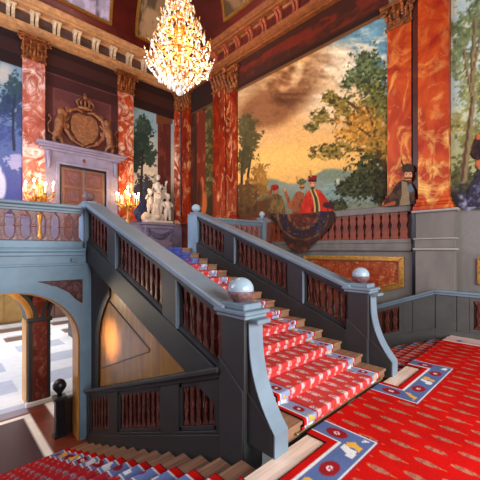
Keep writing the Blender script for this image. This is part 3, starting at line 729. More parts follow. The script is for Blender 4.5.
# ------------------------------------------------------------------ wall paintings as objects
t = thing('landscape_painting','large sunset landscape wall painting with figures leaning over a painted balustrade','wall painting',(XR,6.9,3.3))
P, col = mural_landscape(); grid_mesh('canvas',P,col,M['paintwork'],t)
cutout('painted_man','R',8.35,7.2,3.2,5.0,man_back,t,.014,'man seen from behind in olive coat and red turban')
cutout('painted_man','R',7.6,6.3,3.2,5.0,man_green,t,.014,'man in brown coat with green turban raising a hand')
cutout('painted_man','R',6.75,5.3,3.2,5.2,man_red,t,.020,'bearded man in red robe with tall red hat')
cutout('painted_carpet','R',8.35,5.3,1.9,3.75,drape,t,.150,'dark patterned oriental carpet hanging over the ledge')
t = thing('woodland_painting','pale woodland wall painting at the right end of the wall past the pilaster','wall painting',(XR,.7,2.0))
P, col = mural_right_tree(); grid_mesh('canvas',P,col,M['paintwork'],t)
cutout('painted_man','R',1.95,.4,2.9,5.9,man_edge,t,.014,'figure with dark plumed hat and lilac flowered coat')
def mur(fn, name, label, loc):
    P, col = fn(); o = grid_mesh(name,P,col,M['paintwork'])
    s = o.modifiers.new('Solidify','SOLIDIFY'); s.thickness = .004; s.offset = 0
    return tag(o,label,'wall painting')
mur(mural_corner,'mural','narrow dark wall painting with painted urn in the room corner',0)
mur(mural_far_left,'mural','blue garden wall painting left of the haze-paled marble pilaster',0)
mur(mural_far_right,'mural','dark tree wall painting behind the white statue',0)
# overdoor field
P = wall_grid('L',3.13,6.03,6.32,10.1,.035,.004); X,Z = P[...,0],P[...,2]
col = base(P,(92,50,50)); col = mixc(col,(120,66,60),sm(.45,.62,fbm(X*1.3,Z*1.3,4))*.7); col = mixc(col,(46,26,24),sm(9.02,9.06,Z)); col = mixc(col,(72,38,32),((Z > 9.35)&(Z < 9.8))*.7)
col = mixc(col,(62,32,32),((np.abs(X-4.58) > 1.12)&(Z < 9.0))*.7); col = mixc(col,(58,30,28),((Z > 8.5)&(Z < 9.0))*.8); 
col = mixc(col,(130,78,60),(((np.abs(np.abs(X-4.58)-1.12) < .025)&(Z < 8.5))|((np.abs(Z-8.5) < .025)&(np.abs(X-4.58) < 1.14)))*.5)
o = grid_mesh('overdoor_painting',P,col,M['paintwork']); s = o.modifiers.new('Solidify','SOLIDIFY'); s.thickness = .004; s.offset = 0
tag(o,'plum brown painted field with dark beam above the double door','wall painting')

# ------------------------------------------------------------------ pilasters
def cap_mesh(m, axis, a0, a1, d0, zb, zt, sgn_pts):
    pass
def pilaster(wall, a0, a1, z0, z1, dep, mat, label, capmat='capital', basemat=None, cap=True, zc=.86, basez=.30, group=None):
    W = (lambda o: YL-o) if wall == 'L' else (lambda o: XR-o)
    def B(m, p0, p1, o0, o1, za, zb, b=0):
        if wall == 'L': m.box(p0,W(o1),za,p1,W(o0),zb,b)
        else: m.box(W(o1),p0,za,W(o0),p1,zb,b)
        return m
    t = thing('pilaster',label,'pilaster',((a0+a1)/2,YL-dep,z0) if wall == 'L' else (XR-dep,(a0+a1)/2,z0),group)
    zt = z1-(zc if cap else 0)
    B(MB(),a0,a1,.01,dep,z0+basez,zt,.008).build('shaft',mat,t)
    m = MB(); B(m,a0-.10,a1+.10,.01,dep+.10,z0,z0+basez*.35,.01); B(m,a0-.08,a1+.08,.01,dep+.08,z0+basez*.35,z0+basez*.62,.03); B(m,a0-.04,a1+.04,.01,dep+.04,z0+basez*.62,z0+basez,.02)
    m.build('base',basemat or mat,t)
    if cap:
        # leafy capital: bell, two tiers of curling leaves, volutes, abacus
        m = MB(); B(m,a0-.01,a1+.01,.01,dep+.01,zt,z1-.1); B(m,a0-.05,a1+.05,.01,dep+.05,zt-.04,zt+.03,.01)
        B(m,a0-.16,a1+.16,.01,dep+.16,z1-.11,z1,.02)
        wd = a1-a0; n = max(3,int(wd/.2))
        for tier,(zz,hh,out) in enumerate(((zt+.04,.30,.07),(zt+.30,.30,.11))):
            for k in range(n+tier):
                c = a0+wd*(k+.5-.5*tier+0)/n
                c = min(max(c,a0),a1)
                for j in range(5):
                    f_ = j/4; o = dep+.01+out*f_**1.6; z = zz+hh*f_; r = .075*(1-.45*f_)
                    p = (c,W(o),z) if wall == 'L' else (W(o),c,z)
                    rr = (r,.045,.075) if wall == 'L' else (.045,r,.075)
                    m.ball(p,rr,8,5)
        for e in (a0-.05,a1+.05):
            for j in range(9):
                a = j/8*5.2; r = .11*(1-j/11); p0 = e+r*math.cos(a); z = z1-.22+r*math.sin(a)
                p = (p0,W(dep+.09),z) if wall == 'L' else (W(dep+.09),p0,z); m.ball(p,.04,6,4)
        m.build('capital',M[capmat],t)
    return t
pilaster('L',2.42,3.14,3.38,10.097,.14,M['red_hazed'],'pinkish red marble pilaster paled by painted haze left of the double door')
pilaster('L',6.02,6.72,3.38,10.097,.14,M['red'],'red and cream marble pilaster right of the double door')
pilaster('L',8.96,9.26,3.38,10.097,.14,M['red'],'narrow veined red marble pilaster on the far wall at the corner')
pilaster('R',13.42,14.02,3.38,10.097,.16,M['red_deep'],'deep red marble pilaster on the right wall at the corner')
pilaster('R',10.66,11.50,3.38,10.097,.16,M['red_deep'],'deep red marble pilaster left of the large landscape')
pilaster('R',9.98,10.64,3.38,9.95,.09,M['red_deep'],'set back red pilaster touching the left edge of the large landscape',zc=.98)
pilaster('R',3.07,3.71,3.34,9.0,.07,M['red_right'],'orange red pilaster with the man in fur hat at its foot',zc=.66,capmat='capital')
pilaster('R',2.17,2.86,3.12,10.097,.22,M['red_right'],'broad orange marble pilaster rising from the grey pedestal')
o = MB().box(XR-.055,2.865,3.125,XR-.01,3.03,10.09).build('pilaster_shade_strip',M['red_dark']); tag(o,'dark red strip of painted shade beside the broad orange marble pilaster','pilaster')  # backing layer whose dark colour stands in for shade beside the pilaster
pilaster('R',-1.1,-.4,3.12,10.097,.22,M['red_right'],'orange marble pilaster beyond the woodland painting')
# the man between the two right pilasters is a painted figure of his own
t = thing('painted_figure','painted man in dark fur hat peering out between two orange pilasters','wall painting',(XR,3.3,3.3))
cutout('painted_man','R',4.0,2.85,3.30,4.9,man_fur,t,.182,'man in dark fur hat and brown coat')

# ------------------------------------------------------------------ stone dado of the upper gallery walls
m = MB().box(-1.4,YL-.10,FL,9.45,YL,3.28); m.box(-1.4,YL-.14,3.28,9.45,YL,3.38,.015); m.box(-1.4,YL-.14,FL,9.45,YL,FL+.2,.01)
struct(m.build('trim_4', M['stone_lav']))
m = MB().box(XR-.10,8.0,FL,XR,YL-.14,3.28); m.box(XR-.14,8.0,3.28,XR,YL-.14,3.38,.015)
struct(m.build('trim_5', M['red_dark']))
# right wall: painted parapet (ledge, balusters, plinth mouldings), pedestal of the broad pilaster
t = thing('parapet','orange brown balusters under a grey ledge below the large landscape','balustrade',(XR,6.0,2.0))
MB().box(XR-.12,3.06,3.14,XR-.01,9.95,3.34,.02).build('ledge',M['stone_grey'],t)
MB().box(XR-.02,3.10,2.40,XR-.01,9.9,3.12).build('backing',M['bal_dark'],t)
m = MB().box(XR-.10,3.06,2.28,XR-.01,9.95,2.40,.015); m.box(XR-.07,3.06,2.12,XR-.01,9.95,2.28); m.box(XR-.11,3.06,2.06,XR-.01,9.95,2.13,.015)
m.build('plinth',M['stone_grey'],t)
prof = [(.045,0),(.085,.0),(.085,.06),(.06,.10),(.085,.22),(.055,.36),(.04,.40),(.055,.44),(.085,.56),(.06,.66),(.085,.69),(.085,.74),(.045,.74)]
hw = [(.112,0),(.112,.06),(.085,.10),(.110,.2),(.10,.27),(.07,.34),(.062,.37),(.07,.40),(.10,.47),(.110,.54),(.085,.64),(.112,.68),(.112,.74)]
m = MB(); m.prism([(-w_,2.40+z) for w_,z in hw]+[(w_,2.40+z) for w_,z in reversed(hw)],'x',XR-.095,XR-.02)
wb = m.build('baluster',M['bal_wall'],t,bevel=.012); first = True
nb = 27
for k in range(nb):
    y = 3.26+k*.246
    if first: wb.location.y = y; first = False
    else:
        c = wb.copy(); C.objects.link(c); c.location.y = y
t = thing('pedestal','broad grey stone pedestal under the orange marble pilaster on the right wall','pedestal',(XR,2.5,0))
MB().box(XR-.20,2.03,.90,XR,2.93,2.08,.01).build('lower_block',M['stone_grey'],t)
MB().box(XR-.26,1.98,2.08,XR,2.98,2.14,.015).build('moulding',M['stone_light'],t)
MB().box(XR-.22,2.02,2.14,XR,2.94,2.36,.01).build('middle_block',M['stone_grey'],t)
MB().box(XR-.25,1.99,2.36,XR,2.97,2.40,.012).build('moulding',M['stone_light'],t)
MB().box(XR-.20,2.04,2.40,XR,2.92,3.06).build('die',M['stone_grey'],t)
MB().box(XR-.30,1.96,3.06,XR,3.0,3.13,.015).build('cap',M['stone_light'],t)
o = MB().box(XR-.04,2.985,.7,XR,3.055,3.05).build('pedestal_shade_strip',M['black']); tag(o,'dark blue black strip of painted shade beside the grey stone pedestal','pedestal')  # thin dark slot standing in for the shade along the pedestal
# marble slab in a gilt frame that follows the stair slope
def slab(y0, y1, zt, zb0, sl, label):
    t = thing('marble_panel',label,'wall panel',(XR,(y0+y1)/2,zb0))
    zb1 = zb0-(y1-y0)*sl; w = .16
    q = [(y0,zb0),(y0,zt),(y1,zt),(y1,zb1)]; c = [(y0+w,zb0+w*.9),(y0+w,zt-w),(y1-w,zt-w),(y1-w,zb1+w*1.1)]
    MB().prism(c,'x',XR-.02,XR).build('slab',marble('mottled_red_marble_'+str(int(y0*10)),(128,38,16),(162,72,30),(216,166,104),2.0,(1,1,1),.4,.7,.575),t)
    m = MB()
    for i in range(4):
        j = (i+1)%4; m.prism([q[i],q[j],c[j],c[i]],'x',XR-.055,XR)
    m.build('frame',M['gold'],t,bevel=.015)
    m = MB(); d = .05; c2 = [(y0+w-.03,zb0+w*.9-.03),(y0+w-.03,zt-w+.03),(y1-w+.03,zt-w+.03),(y1-w+.03,zb1+w*1.1-.03)]
    for i in range(4):
        p, r = c2[i], c2[(i+1)%4]; m.tube([(XR-.06,p[0],p[1]),(XR-.06,r[0],r[1])],.016,6)
    m.build('inner_bead',M['gold_red'],t)
slab(3.27,6.6,1.90,1.05,.30,'red marble panel in gold frame on the right wall behind the newel ball')
slab(.2,1.62,1.90,1.26,.0,'small gold framed panel on the wall at the right edge')
# ------------------------------------------------------------------ stairs
def steps_up():
    t = thing('staircase','oak flight rising from the landing up to the gallery between two balustrades','staircase',(4.06,2.18,0))
    for n in range(1,16):
        yr = 2.18+RUN*(n-1); z = RISE*n; y1 = yr+RUN+(.04 if n < 15 else -.20)
        if n == 15: y1 = 7.688
        m = MB(); m.box(XA1+.018,yr-.03,z-.042,XB0-.018,max(y1,yr+.02) if n == 15 else y1,z,.008); m.box(XA1+.018,yr,z-RISE,XB0-.018,yr+.025,z-.042)
        if n < 15: m.box(XA1+.018,yr+.025,z-.2,XB0-.018,yr+RUN,z-.045)
        m.build('step',M['wood_step'],t)
    return t
steps_up()
def steps_down(x0, x1, label):
    t = thing('staircase',label,'staircase',((x0+x1)/2,2.1,0))
    for k in range(1,15):
        z = -RISE*k; yn = 2.1+DRUN*k; y0 = 2.1+DRUN*(k-1)-.03
        m = MB().box(x0,y0,z-.042,x1,yn,z,.008); m.box(x0,yn-.055,z-RISE,x1,yn-.03,z-.042); m.box(x0,y0,z-.25,x1,yn-.056,z-.043)
        m.build('step',M['wood_step'],t)
    return t
steps_down(-1.3,XA0-.03,'oak flight going down to the lower hall on the left of the rising flight')
steps_down(XB1+.03,9.12,'oak flight going down along the right wall beside the rising flight')
struct(MB().box(-1.3,2.045,-RISE,XR,2.07,-.12).build('trim_6',M['wood_step']))
# runners
pts = [(2.166,.016)]
for n in range(1,16):
    yr = 2.18+RUN*(n-1); z = RISE*n; yn = yr-.03
    pts += [(yr-.012,z-.07),(yn-.012,z-.054),(yn-.013,z-.004),(yn-.004,z+.012)]
    pts += [((yr+RUN-.014) if n < 15 else 7.9, z+.012)]
    if n == 15: pts += [(9.4,z+.012)]
a = stair_carpet(RX0,RX1,pts,''); L = RISE+RUN
finish_runner(*a,L*.999,'red runner with medallion borders turning blue towards the top of the rising flight',blue=(6.2,7.5))
def down_runner(x0,x1,label,**kw):
    pts = [(2.112,.012)]
    for k in range(1,15):
        z = -RISE*k; y0 = 2.1+DRUN*(k-1)-.03; yn = 2.1+DRUN*k
        pts += [(y0+.03+.009,-RISE*(k-1)-.05),(y0+.014,-RISE*(k-1)-.07),(y0+.014,z+.014),(yn-.006,z+.012),(yn+.010,z+.009)]
    pts += [(yn+.008,z-.03),(yn-.016,z-.06),(yn-.016,HL+.02)]
    a = stair_carpet(x0,x1,pts,'',**kw); return finish_runner(*a,RISE+DRUN,label,k=1.05,ink=(104,116,158))
down_runner(-.75,2.05,'red runner with blue border on the flight going down at bottom left',field=(168,34,42),motif=(150,126,138))  # field and motif duller than the other runners, shade put into their colour
down_runner(6.16,8.93,'red runner on the flight going down beside the right wall')
build_landing_carpet()
# brass rods at the foot of every riser of the rising flight
rod = None
for n in range(1,16):
    yr = 2.18+RUN*(n-1)-.028; z = RISE*(n-1)+.028
    if rod is None:
        rod = thing('stair_rod','','rod',(4.075,yr,z)); 
        MB().tube([(RX0-.10,yr,z),(RX1+.10,yr,z)],.009,8).build('rod',M['brass'],rod)
        for x in (RX0-.10,RX1+.10):
            MB().ball((x,yr,z),.018,8,6).build('knob',M['brass'],rod)
        r = rod
    else:
        r = copy_tree(rod); r.location = (4.075,yr,z)
    names = ['lowest','second','third','fourth','fifth','sixth','seventh','eighth','ninth','tenth','eleventh','twelfth','thirteenth','fourteenth','topmost']
    r['label'] = 'brass stair rod holding the runner, %s from the landing' % names[n-1] if n < 15 else 'brass stair rod holding the runner, topmost below the gallery'
    if n == 1: r['label'] = 'brass stair rod at the foot of the rising flight'
    r['group'] = 'brass stair rods on the rising flight'

# ------------------------------------------------------------------ raking balustrades
def bal_outline(h, w=.082, waist=0.):
    """carved double-scroll baluster outline, half widths against height 0..h"""
    k = [(1.0,0),(1.0,.03),(.82,.07),(.60,.12),(.46,.20),(.44,.32),(.56,.42),(.66,.47),(.66,.53),(.56,.58),(.44,.68),(.46,.80),(.60,.88),(.82,.93),(1.0,.97),(1.0,1.0)]
    return [(w*(a if a > .9 else a-waist*(1-a)/.5),h*b) for a,b in k]
def raking(x0, x1, label, side):
    t = thing('balustrade',label,'balustrade',((x0+x1)/2,2.6,0))
    xc = (x0+x1)/2; Y0, Y1 = 2.84, 7.42
    P = lambda ya,yb,lo,hi: [(ya,zl(ya)+lo),(yb,zl(yb)+lo),(yb,zl(yb)+hi),(ya,zl(ya)+hi)]
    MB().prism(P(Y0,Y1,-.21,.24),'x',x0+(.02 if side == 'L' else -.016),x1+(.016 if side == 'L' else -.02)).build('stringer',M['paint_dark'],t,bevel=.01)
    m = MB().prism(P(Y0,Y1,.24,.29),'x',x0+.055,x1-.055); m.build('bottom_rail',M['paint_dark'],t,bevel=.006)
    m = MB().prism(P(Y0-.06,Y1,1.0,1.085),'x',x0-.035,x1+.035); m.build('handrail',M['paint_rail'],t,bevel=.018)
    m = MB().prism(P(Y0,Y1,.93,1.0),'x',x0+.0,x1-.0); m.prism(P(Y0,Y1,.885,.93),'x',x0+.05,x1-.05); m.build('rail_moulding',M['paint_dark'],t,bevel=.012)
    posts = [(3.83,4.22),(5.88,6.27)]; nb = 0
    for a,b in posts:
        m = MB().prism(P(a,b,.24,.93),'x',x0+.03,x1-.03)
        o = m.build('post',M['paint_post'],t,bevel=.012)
        for e in (a,): MB().prism(P(e-.014,e+.012,.25,.92),'x',x0+.022,x1-.022).build('edge_fillet',M['paint_rail'],o,bevel=.004)
    for (a,b,n) in ((2.84,3.83,6),(4.22,5.88,10),(6.27,7.42,6)):
        # panel frame fillets
        m = MB().prism(P(a,a+.05,.29,.885),'x',x0+.07,x1-.07); m.prism(P(b-.05,b,.29,.885),'x',x0+.07,x1-.07); m.prism(P(a,b,.285,.315),'x',x0+.07,x1-.07); m.prism(P(a,b,.86,.886),'x',x0+.07,x1-.07)
        m.build('panel_frame',M['paint_dark'],t)
        pw = (b-a-.1)/n
        for k in range(n):
            yc = a+.05+pw*(k+.5); h = .595
            out = bal_outline(h,pw*.46)
            pr = [(yc-w_,zl(yc-w_)+.29+z) for w_,z in out]+[(yc+w_,zl(yc+w_)+.29+z) for w_,z in reversed(out)]
            MB().prism(pr,'x',xc-.06,xc+.06).build('baluster',M['bal'],t,bevel=.014)
    # lower newel with cap, ball and sweeping scroll foot
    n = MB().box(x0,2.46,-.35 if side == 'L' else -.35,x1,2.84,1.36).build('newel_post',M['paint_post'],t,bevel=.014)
    m = MB(); m.box(x0-.025,2.42,1.34,x1+.025,2.90,1.385,.01); m.box(x0-.05,2.39,1.385,x1+.05,2.93,1.43,.012); m.box(x0+.01,2.47,1.43,x1-.01,2.86,1.50,.01)
    m.build('cap',M['paint_rail'],n)
    cy, cz = 2.665, 1.50
    MB().lathe([(.085,0),(.09,.015),(.11,.03),(.145,.07),(.158,.11),(.152,.125)],xc,cy,cz,20).build('carved_cup',M['cup'],n,smooth=True)
    MB().ball((xc,cy,cz+.145),(.148,.148,.135),24,14).build('ball_finial',M['ball'],n,smooth=True)
    a0, a1 = x0+.055, x1-.05
    arc = []
    for k in range(15):
        f = k/14; z = 1.30-(1.30-.24)*f; y = 2.445-.36*(f**2.6)
        arc.append((y,z))
    MB().prism([(2.48,-.14),(2.48,1.30)]+arc+[(2.085,0.015),(2.11,-.14)] if False else [(2.48,.0),(2.48,1.30)]+arc+[(2.085,.0)],'x',a0,a1).build('scroll_foot',M['paint_post'],n,bevel=.01)
    # painted top strip of the scroll, lighter
    st = MB(); 
    for i in range(14):
        (ya,za),(yb,zb) = arc[i],arc[i+1]; st.prism([(ya,za),(yb,zb),(yb-.016,zb-.002),(ya-.016,za-.002)],'x',a0-.01,a1+.01)
    st.prism([(2.085,.0),(2.085,.24),(2.069,.238),(2.069,.0)],'x',a0-.01,a1+.01)
    st.build('scroll_edge',M['paint_rail'],n)
    m = MB().box(a0-.01,2.30,1.30,a1+.01,2.47,1.35,.01); m.build('scroll_cap',M['paint_rail'],n)
    # raked base block of the newel
    zb = lambda y: .27+(y-2.10)*.80
    MB().prism([(2.47,.0 if True else 0),(2.86,-.35 if side == 'L' else 0.),(2.86,zb(2.86)-.02),(2.47,zb(2.47))],'x',x0-.016,x1+.016).build('base_block',M['paint_post'],n,bevel=.008)
    MB().prism([(2.10,.0),(2.47,.0),(2.47,zb(2.47)),(2.10,.27)],'x',a0-.012,a1+.012).build('foot_block',M['paint_post'],n,bevel=.008)
    if side == 'L': MB().prism([(2.48,-.45),(2.86,-.45),(2.86,.0),(2.48,.0)],'x',x0-.014,x1).build('base_return',M['paint_post'],n)
    # upper newel
    ux0, ux1 = x0, x1
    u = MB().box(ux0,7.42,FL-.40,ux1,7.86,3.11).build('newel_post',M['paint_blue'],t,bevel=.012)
    m = MB(); m.box(ux0-.01,7.41,3.11,ux1+.01,7.87,3.135,.008); m.box(ux0+.03,7.50,3.135,ux1-.03,7.80,3.18,.01)
    m.build('cap',M['paint_rail'],u)
    MB().lathe([(.06,0),(.05,.02),(.09,.05),(.12,.10)],xc,7.65,3.18,18).build('carved_cup',M['cup'],u,smooth=True)
    rx0 = x0+.10; MB().box(rx0,7.86,FL-.3,x1-.02,7.90,3.11,.01).build('return_panel',M['paint_blue'],t)
    MB().ball((xc,7.65,3.18+.125),(.128,.128,.115),20,12).build('ball_finial',M['cup' if side == 'L' else 'ball'],u,smooth=True)
    return t
raking(XA0,XA1,'dark grey raking balustrade ending in the near newel with ball','L')
raking(XB0,XB1,'dark grey raking balustrade on the far side of the runner','R')

# ------------------------------------------------------------------ level gallery balustrades
def level_bal(x0, x1, n, label, bmat, endpost=False, YC=8.0, ht=.975):
    t = thing('balustrade',label,'balustrade',((x0+x1)/2,YC,FL)); ya, yb, yc = YC-.10, YC+.10, YC
    MB().box(x0,ya-.02,FL-.03,x1,yb+.02,FL+.135,.012).build('plinth',M['paint_blue'],t)
    m = MB().box(x0,ya-.05,FL+ht-.075,x1,yb+.05,FL+ht,.02); m.box(x0,ya-.01,FL+ht-.135,x1,yb+.01,FL+ht-.075,.012); m.box(x0,ya+.03,FL+ht-.175,x1,yb-.03,FL+ht-.135)
    m.build('handrail',M['paint_rail'],t)
    pw = (x1-x0)/n; z0, h = FL+.135, ht-.31
    proto = None
    for k in range(n):
        c = x0+pw*(k+.5)
        if proto is None:
            out = [(pw*.5*a,h*b) for a,b in ((1,0),(1,.045),(.78,.09),(.52,.16),(.40,.26),(.36,.40),(.36,.60),(.40,.74),(.52,.84),(.78,.91),(1,.955),(1,1))]
            m = MB().prism([(-w_,z0+z) for w_,z in out]+[(w_,z0+z) for w_,z in reversed(out)],'y',yc-.05,yc+.05)
            proto = m.build('baluster',bmat,t,bevel=.014); proto.location.x = c
            mm = MB(); mm.prism([(-pw*.16,z0+.1),(-pw*.10,z0+.30),(-pw*.16,z0+h-.1),(pw*.16,z0+h-.1),(pw*.10,z0+.30),(pw*.16,z0+.1)],'y',yc-.062,yc-.05)
            kb = MB().box(-pw*.24,yc-.075,z0+h*.46,pw*.24,yc+.075,z0+h*.54,.012).build('knop',bmat,proto); kb.matrix_parent_inverse = Matrix.Identity(4)
        else:
            c_ = proto.copy(); C.objects.link(c_); c_.location.x = c
            kk = kb.copy(); C.objects.link(kk); kk.parent = c_
    if endpost:
        for xp in (x1,):
            p = MB().box(xp,ya-.03,FL-.03,xp+.2,yb+.03,FL+1.06).build('end_post',M['paint_rail'],t,bevel=.012)
            MB().box(xp-.04,ya-.06,FL+1.06,xp+.24,yb+.06,FL+1.12,.012).build('cap',M['paint_rail'],p)
            MB().lathe([(.05,0),(.04,.03),(.085,.07),(.11,.12),(.10,.18),(.05,.23),(.01,.25)],xp+.1,YC,FL+1.12,16).build('ball_finial',M['ball'],p,smooth=True)
    return t
level_bal(-1.0,2.37,13,'blue grey level balustrade with pinkish balusters above the arch',M['bal_pink'],False,7.54,.905)
level_bal(5.72,8.70,12,'light blue level balustrade across the gallery right of the stairs',M['bal_pink'],True)
# carved spandrel ornament and small plate on the gallery front
t = thing('spandrel_ornament','rusty brown carved foliage triangle in the corner above the arch','carving',(2.1,7.42,1.0))
m = MB().prism([(1.50,1.46),(2.36,1.455),(2.36,.93),(2.24,1.02),(2.09,1.19),(1.87,1.33),(1.66,1.41)],'y',7.39,7.416); m.build('field',M['bal'],t,bevel=.008)
m = MB()
for cx,cz,r in ((2.21,1.30,.11),(1.96,1.37,.065),(2.28,1.10,.055),(1.78,1.40,.04),(2.09,1.27,.045)):
    m.tube([(cx+r*(1-k/26)*math.cos(k*.7),7.385,cz+r*(1-k/26)*math.sin(k*.7)) for k in range(22)],.016,6)
    m.ball((cx,7.385,cz),(r*.35,.02,r*.35),8,6)
m.build('scrollwork',M['cup'],t)
tag(MB().box(2.12,7.36,1.83,2.25,7.41,1.92,.008).build('wall_plate',M['paint_rail']),'tiny pale plate fixed on the blue fascia above the arch','plate')

# ------------------------------------------------------------------ under the rising flight: panelled wall, dado with baluster panels
m = MB().prism([(2.3,HL),(7.9,HL),(7.9,1.83),(7.10,1.72),(2.86,zl(2.86)-.2),(2.5,-.3)],'x',2.58,2.66)
struct(m.build('wall_under_stairs',M['wood_wall']))
m = MB().prism([(2.9,HL),(8.0,HL),(8.0,2.0),(7.55,2.0),(2.9,zl(2.9)-.2)],'x',5.47,5.55); struct(m.build('wall_under_stairs_right',M['paint_dark']))
# dark seams and curved edge of the warm panel
m = MB().tube([(2.575,6.6,1.10),(2.575,4.82,.455)],.016,5)
struct(m.build('trim_9',M['wood_dark']))
m = MB().tube([(2.575,4.82,.43),(2.575,6.95,-.42)],.009,5)
struct(m.build('trim_7',M['wood_dark']))
m = MB()
arc = [(7.02,-1.2),(6.98,.25),(6.86,.62),(6.66,.92),(6.42,1.16)]
m.prism([(7.42,-1.2),(7.42,1.8),(7.35,1.78),(6.42,1.40)]+list(reversed(arc)),'x',2.545,2.58)
struct(m.build('trim_8',M['wood_dark']))
zr = lambda y: .389-(y-3.70)*.376
zbm = lambda y: -.437-(y-3.70)*.42
t = thing('wainscot','dark panelled dado with baluster panels below the warm wood under the stairs','wainscot',(2.5,5.2,-1))
Q = lambda ya,yb,f0,a0,f1,a1: [(ya,f0(ya)+a0),(yb,f0(yb)+a0),(yb,f1(yb)+a1),(ya,f1(ya)+a1)]
MB().prism(Q(2.86,7.28,zbm,-.55,zr,-.05),'x',2.50,2.575).build('backing',M['wood_dark'],t)
m = MB().prism(Q(2.86,7.28,zr,-.03,zr,.035),'x',2.36,2.58); m.prism(Q(2.86,7.28,zr,-.10,zr,-.03),'x',2.41,2.58); m.build('top_rail',M['paint_dark'],t,bevel=.01)
m = MB().prism(Q(2.86,7.28,zbm,-.7,zbm,.03),'x',2.41,2.575); m.prism(Q(2.86,7.28,zbm,.03,zbm,.07),'x',2.43,2.575); m.build('base_rail',M['paint_dark'],t,bevel=.01)
bays = [(2.95,3.76),(4.24,5.76),(6.14,7.2)]
for a,b in ((2.86,2.95),(3.76,4.24),(5.76,6.14),(7.2,7.28)):
    o = MB().prism(Q(a,b,zbm,.05,zr,-.08),'x',2.43,2.56).build('post',M['paint_dark'],t,bevel=.008)
for a,b in bays:
    m = MB().prism(Q(a,a+.06,zbm,.07,zr,-.10),'x',2.45,2.56); m.prism(Q(b-.06,b,zbm,.07,zr,-.10),'x',2.45,2.56); m.prism(Q(a,b,zr,-.17,zr,-.10),'x',2.45,2.56); m.prism(Q(a,b,zbm,.07,zbm,.13),'x',2.45,2.56)
    m.build('panel_frame',M['paint_dark'],t,bevel=.006)
    n = max(5,int((b-a)/.165)); pw = (b-a-.12)/n
    for k in range(n):
        yc = a+.06+pw*(k+.5); lo, hi = zbm(yc)+.13, zr(yc)-.17; out = bal_outline(hi-lo,pw*.46)
        MB().prism([(yc-w_,lo+z-w_*-.39) for w_,z in out]+[(yc+w_,lo+z-w_*.39) for w_,z in reversed(out)],'x',2.47,2.52).build('baluster',M['bal'],t,bevel=.012)
# right wall wainscot along the landing and down the right flight
zw = lambda y: 1.086 if y < 2.45 else 1.086-(y-2.45)*.392
zf = lambda y: 0. if y < 2.45 else -(y-2.45)*.392
t = thing('wainscot','grey panelled dado bending down along the right wall with dark red baluster panels','wainscot',(9.4,2.4,0))
def strip(ya,yb,lo,hi,x0,x1,m=None):
    m = m or MB(); ys = [ya]+([2.45] if ya < 2.45 < yb else [])+[yb]
    for p,q in zip(ys[:-1],ys[1:]): m.prism([(p,zf(p)+lo),(q,zf(q)+lo),(q,zf(q)+hi),(p,zf(p)+hi)],'x',x0,x1)
    return m
strip(-1.1,7.3,-.35,1.02,9.24,XR-.01).build('backing',M['paint_mid'],t)
m = strip(-1.1,7.3,1.035,1.085,9.10,XR-.01); strip(-1.1,7.3,.97,1.035,9.15,9.25,m); m.build('top_rail',M['paint_rail'],t,bevel=.012)
m = strip(-1.1,7.3,-.35,.12,9.17,9.25); m.build('base_rail',M['paint_mid'],t,bevel=.01)
for a,b in ((1.72,1.98),(1.995,2.44),(2.46,2.98),(2.995,3.24),(4.88,5.3),(-1.1,.3)):
    strip(a,b,.12,.98,9.195,9.24).build('stile',M['paint_mid'],t,bevel=.006)
for a,b in ((.3,1.72),(3.24,4.88)):
    m = strip(a,a+.07,.22,.88,9.185,9.25); strip(b-.07,b,.22,.88,9.185,9.25,m); strip(a,b,.88,.97,9.185,9.25,m); strip(a,b,.12,.22,9.185,9.25,m); m.build('panel_frame',M['paint_mid'],t)
    strip(a+.07,b-.07,.22,.88,9.232,9.239).build('recess',M['bal_dark'],t)
    n = int((b-a)/.21); pw = (b-a-.16)/n
    for k in range(n):
        yc = a+.08+pw*(k+.5); lo = zf(yc)+.22; out = bal_outline(.66,pw*.46); s_ = .392 if yc > 2.45 else 0
        MB().prism([(yc-w_,lo+z+w_*s_) for w_,z in out]+[(yc+w_,lo+z-w_*s_) for w_,z in reversed(out)],'x',9.195,9.232).build('baluster',M['bal'],t,bevel=.012)
# small newel and rail in the arch at the foot of the left flight
t = thing('newel','small dark newel post with ball at the foot of the left flight','newel post',(2.05,7.95,HL))
MB().box(1.96,7.86,HL,2.14,8.04,-1.22,.012).build('post',M['black'],t); MB().box(1.93,7.83,HL,2.17,8.07,HL+.16,.012).build('base',M['black'],t)
MB().box(1.92,7.82,-1.22,2.18,8.08,-1.16,.012).build('cap',M['paint_dark'],t)
MB().lathe([(.05,0),(.045,.06),(.08,.10),(.135,.18),(.14,.25),(.10,.33),(.04,.37),(.005,.38)],2.05,7.95,-1.16,18).build('ball_finial',M['black'],t,smooth=True)
MB().box(2.14,7.91,HL+.05,2.50,7.99,-1.30).build('side_panel',M['wood_dark'],t); MB().box(2.14,7.89,-1.30,2.50,8.01,-1.24,.01).build('rail',M['paint_dark'],t)
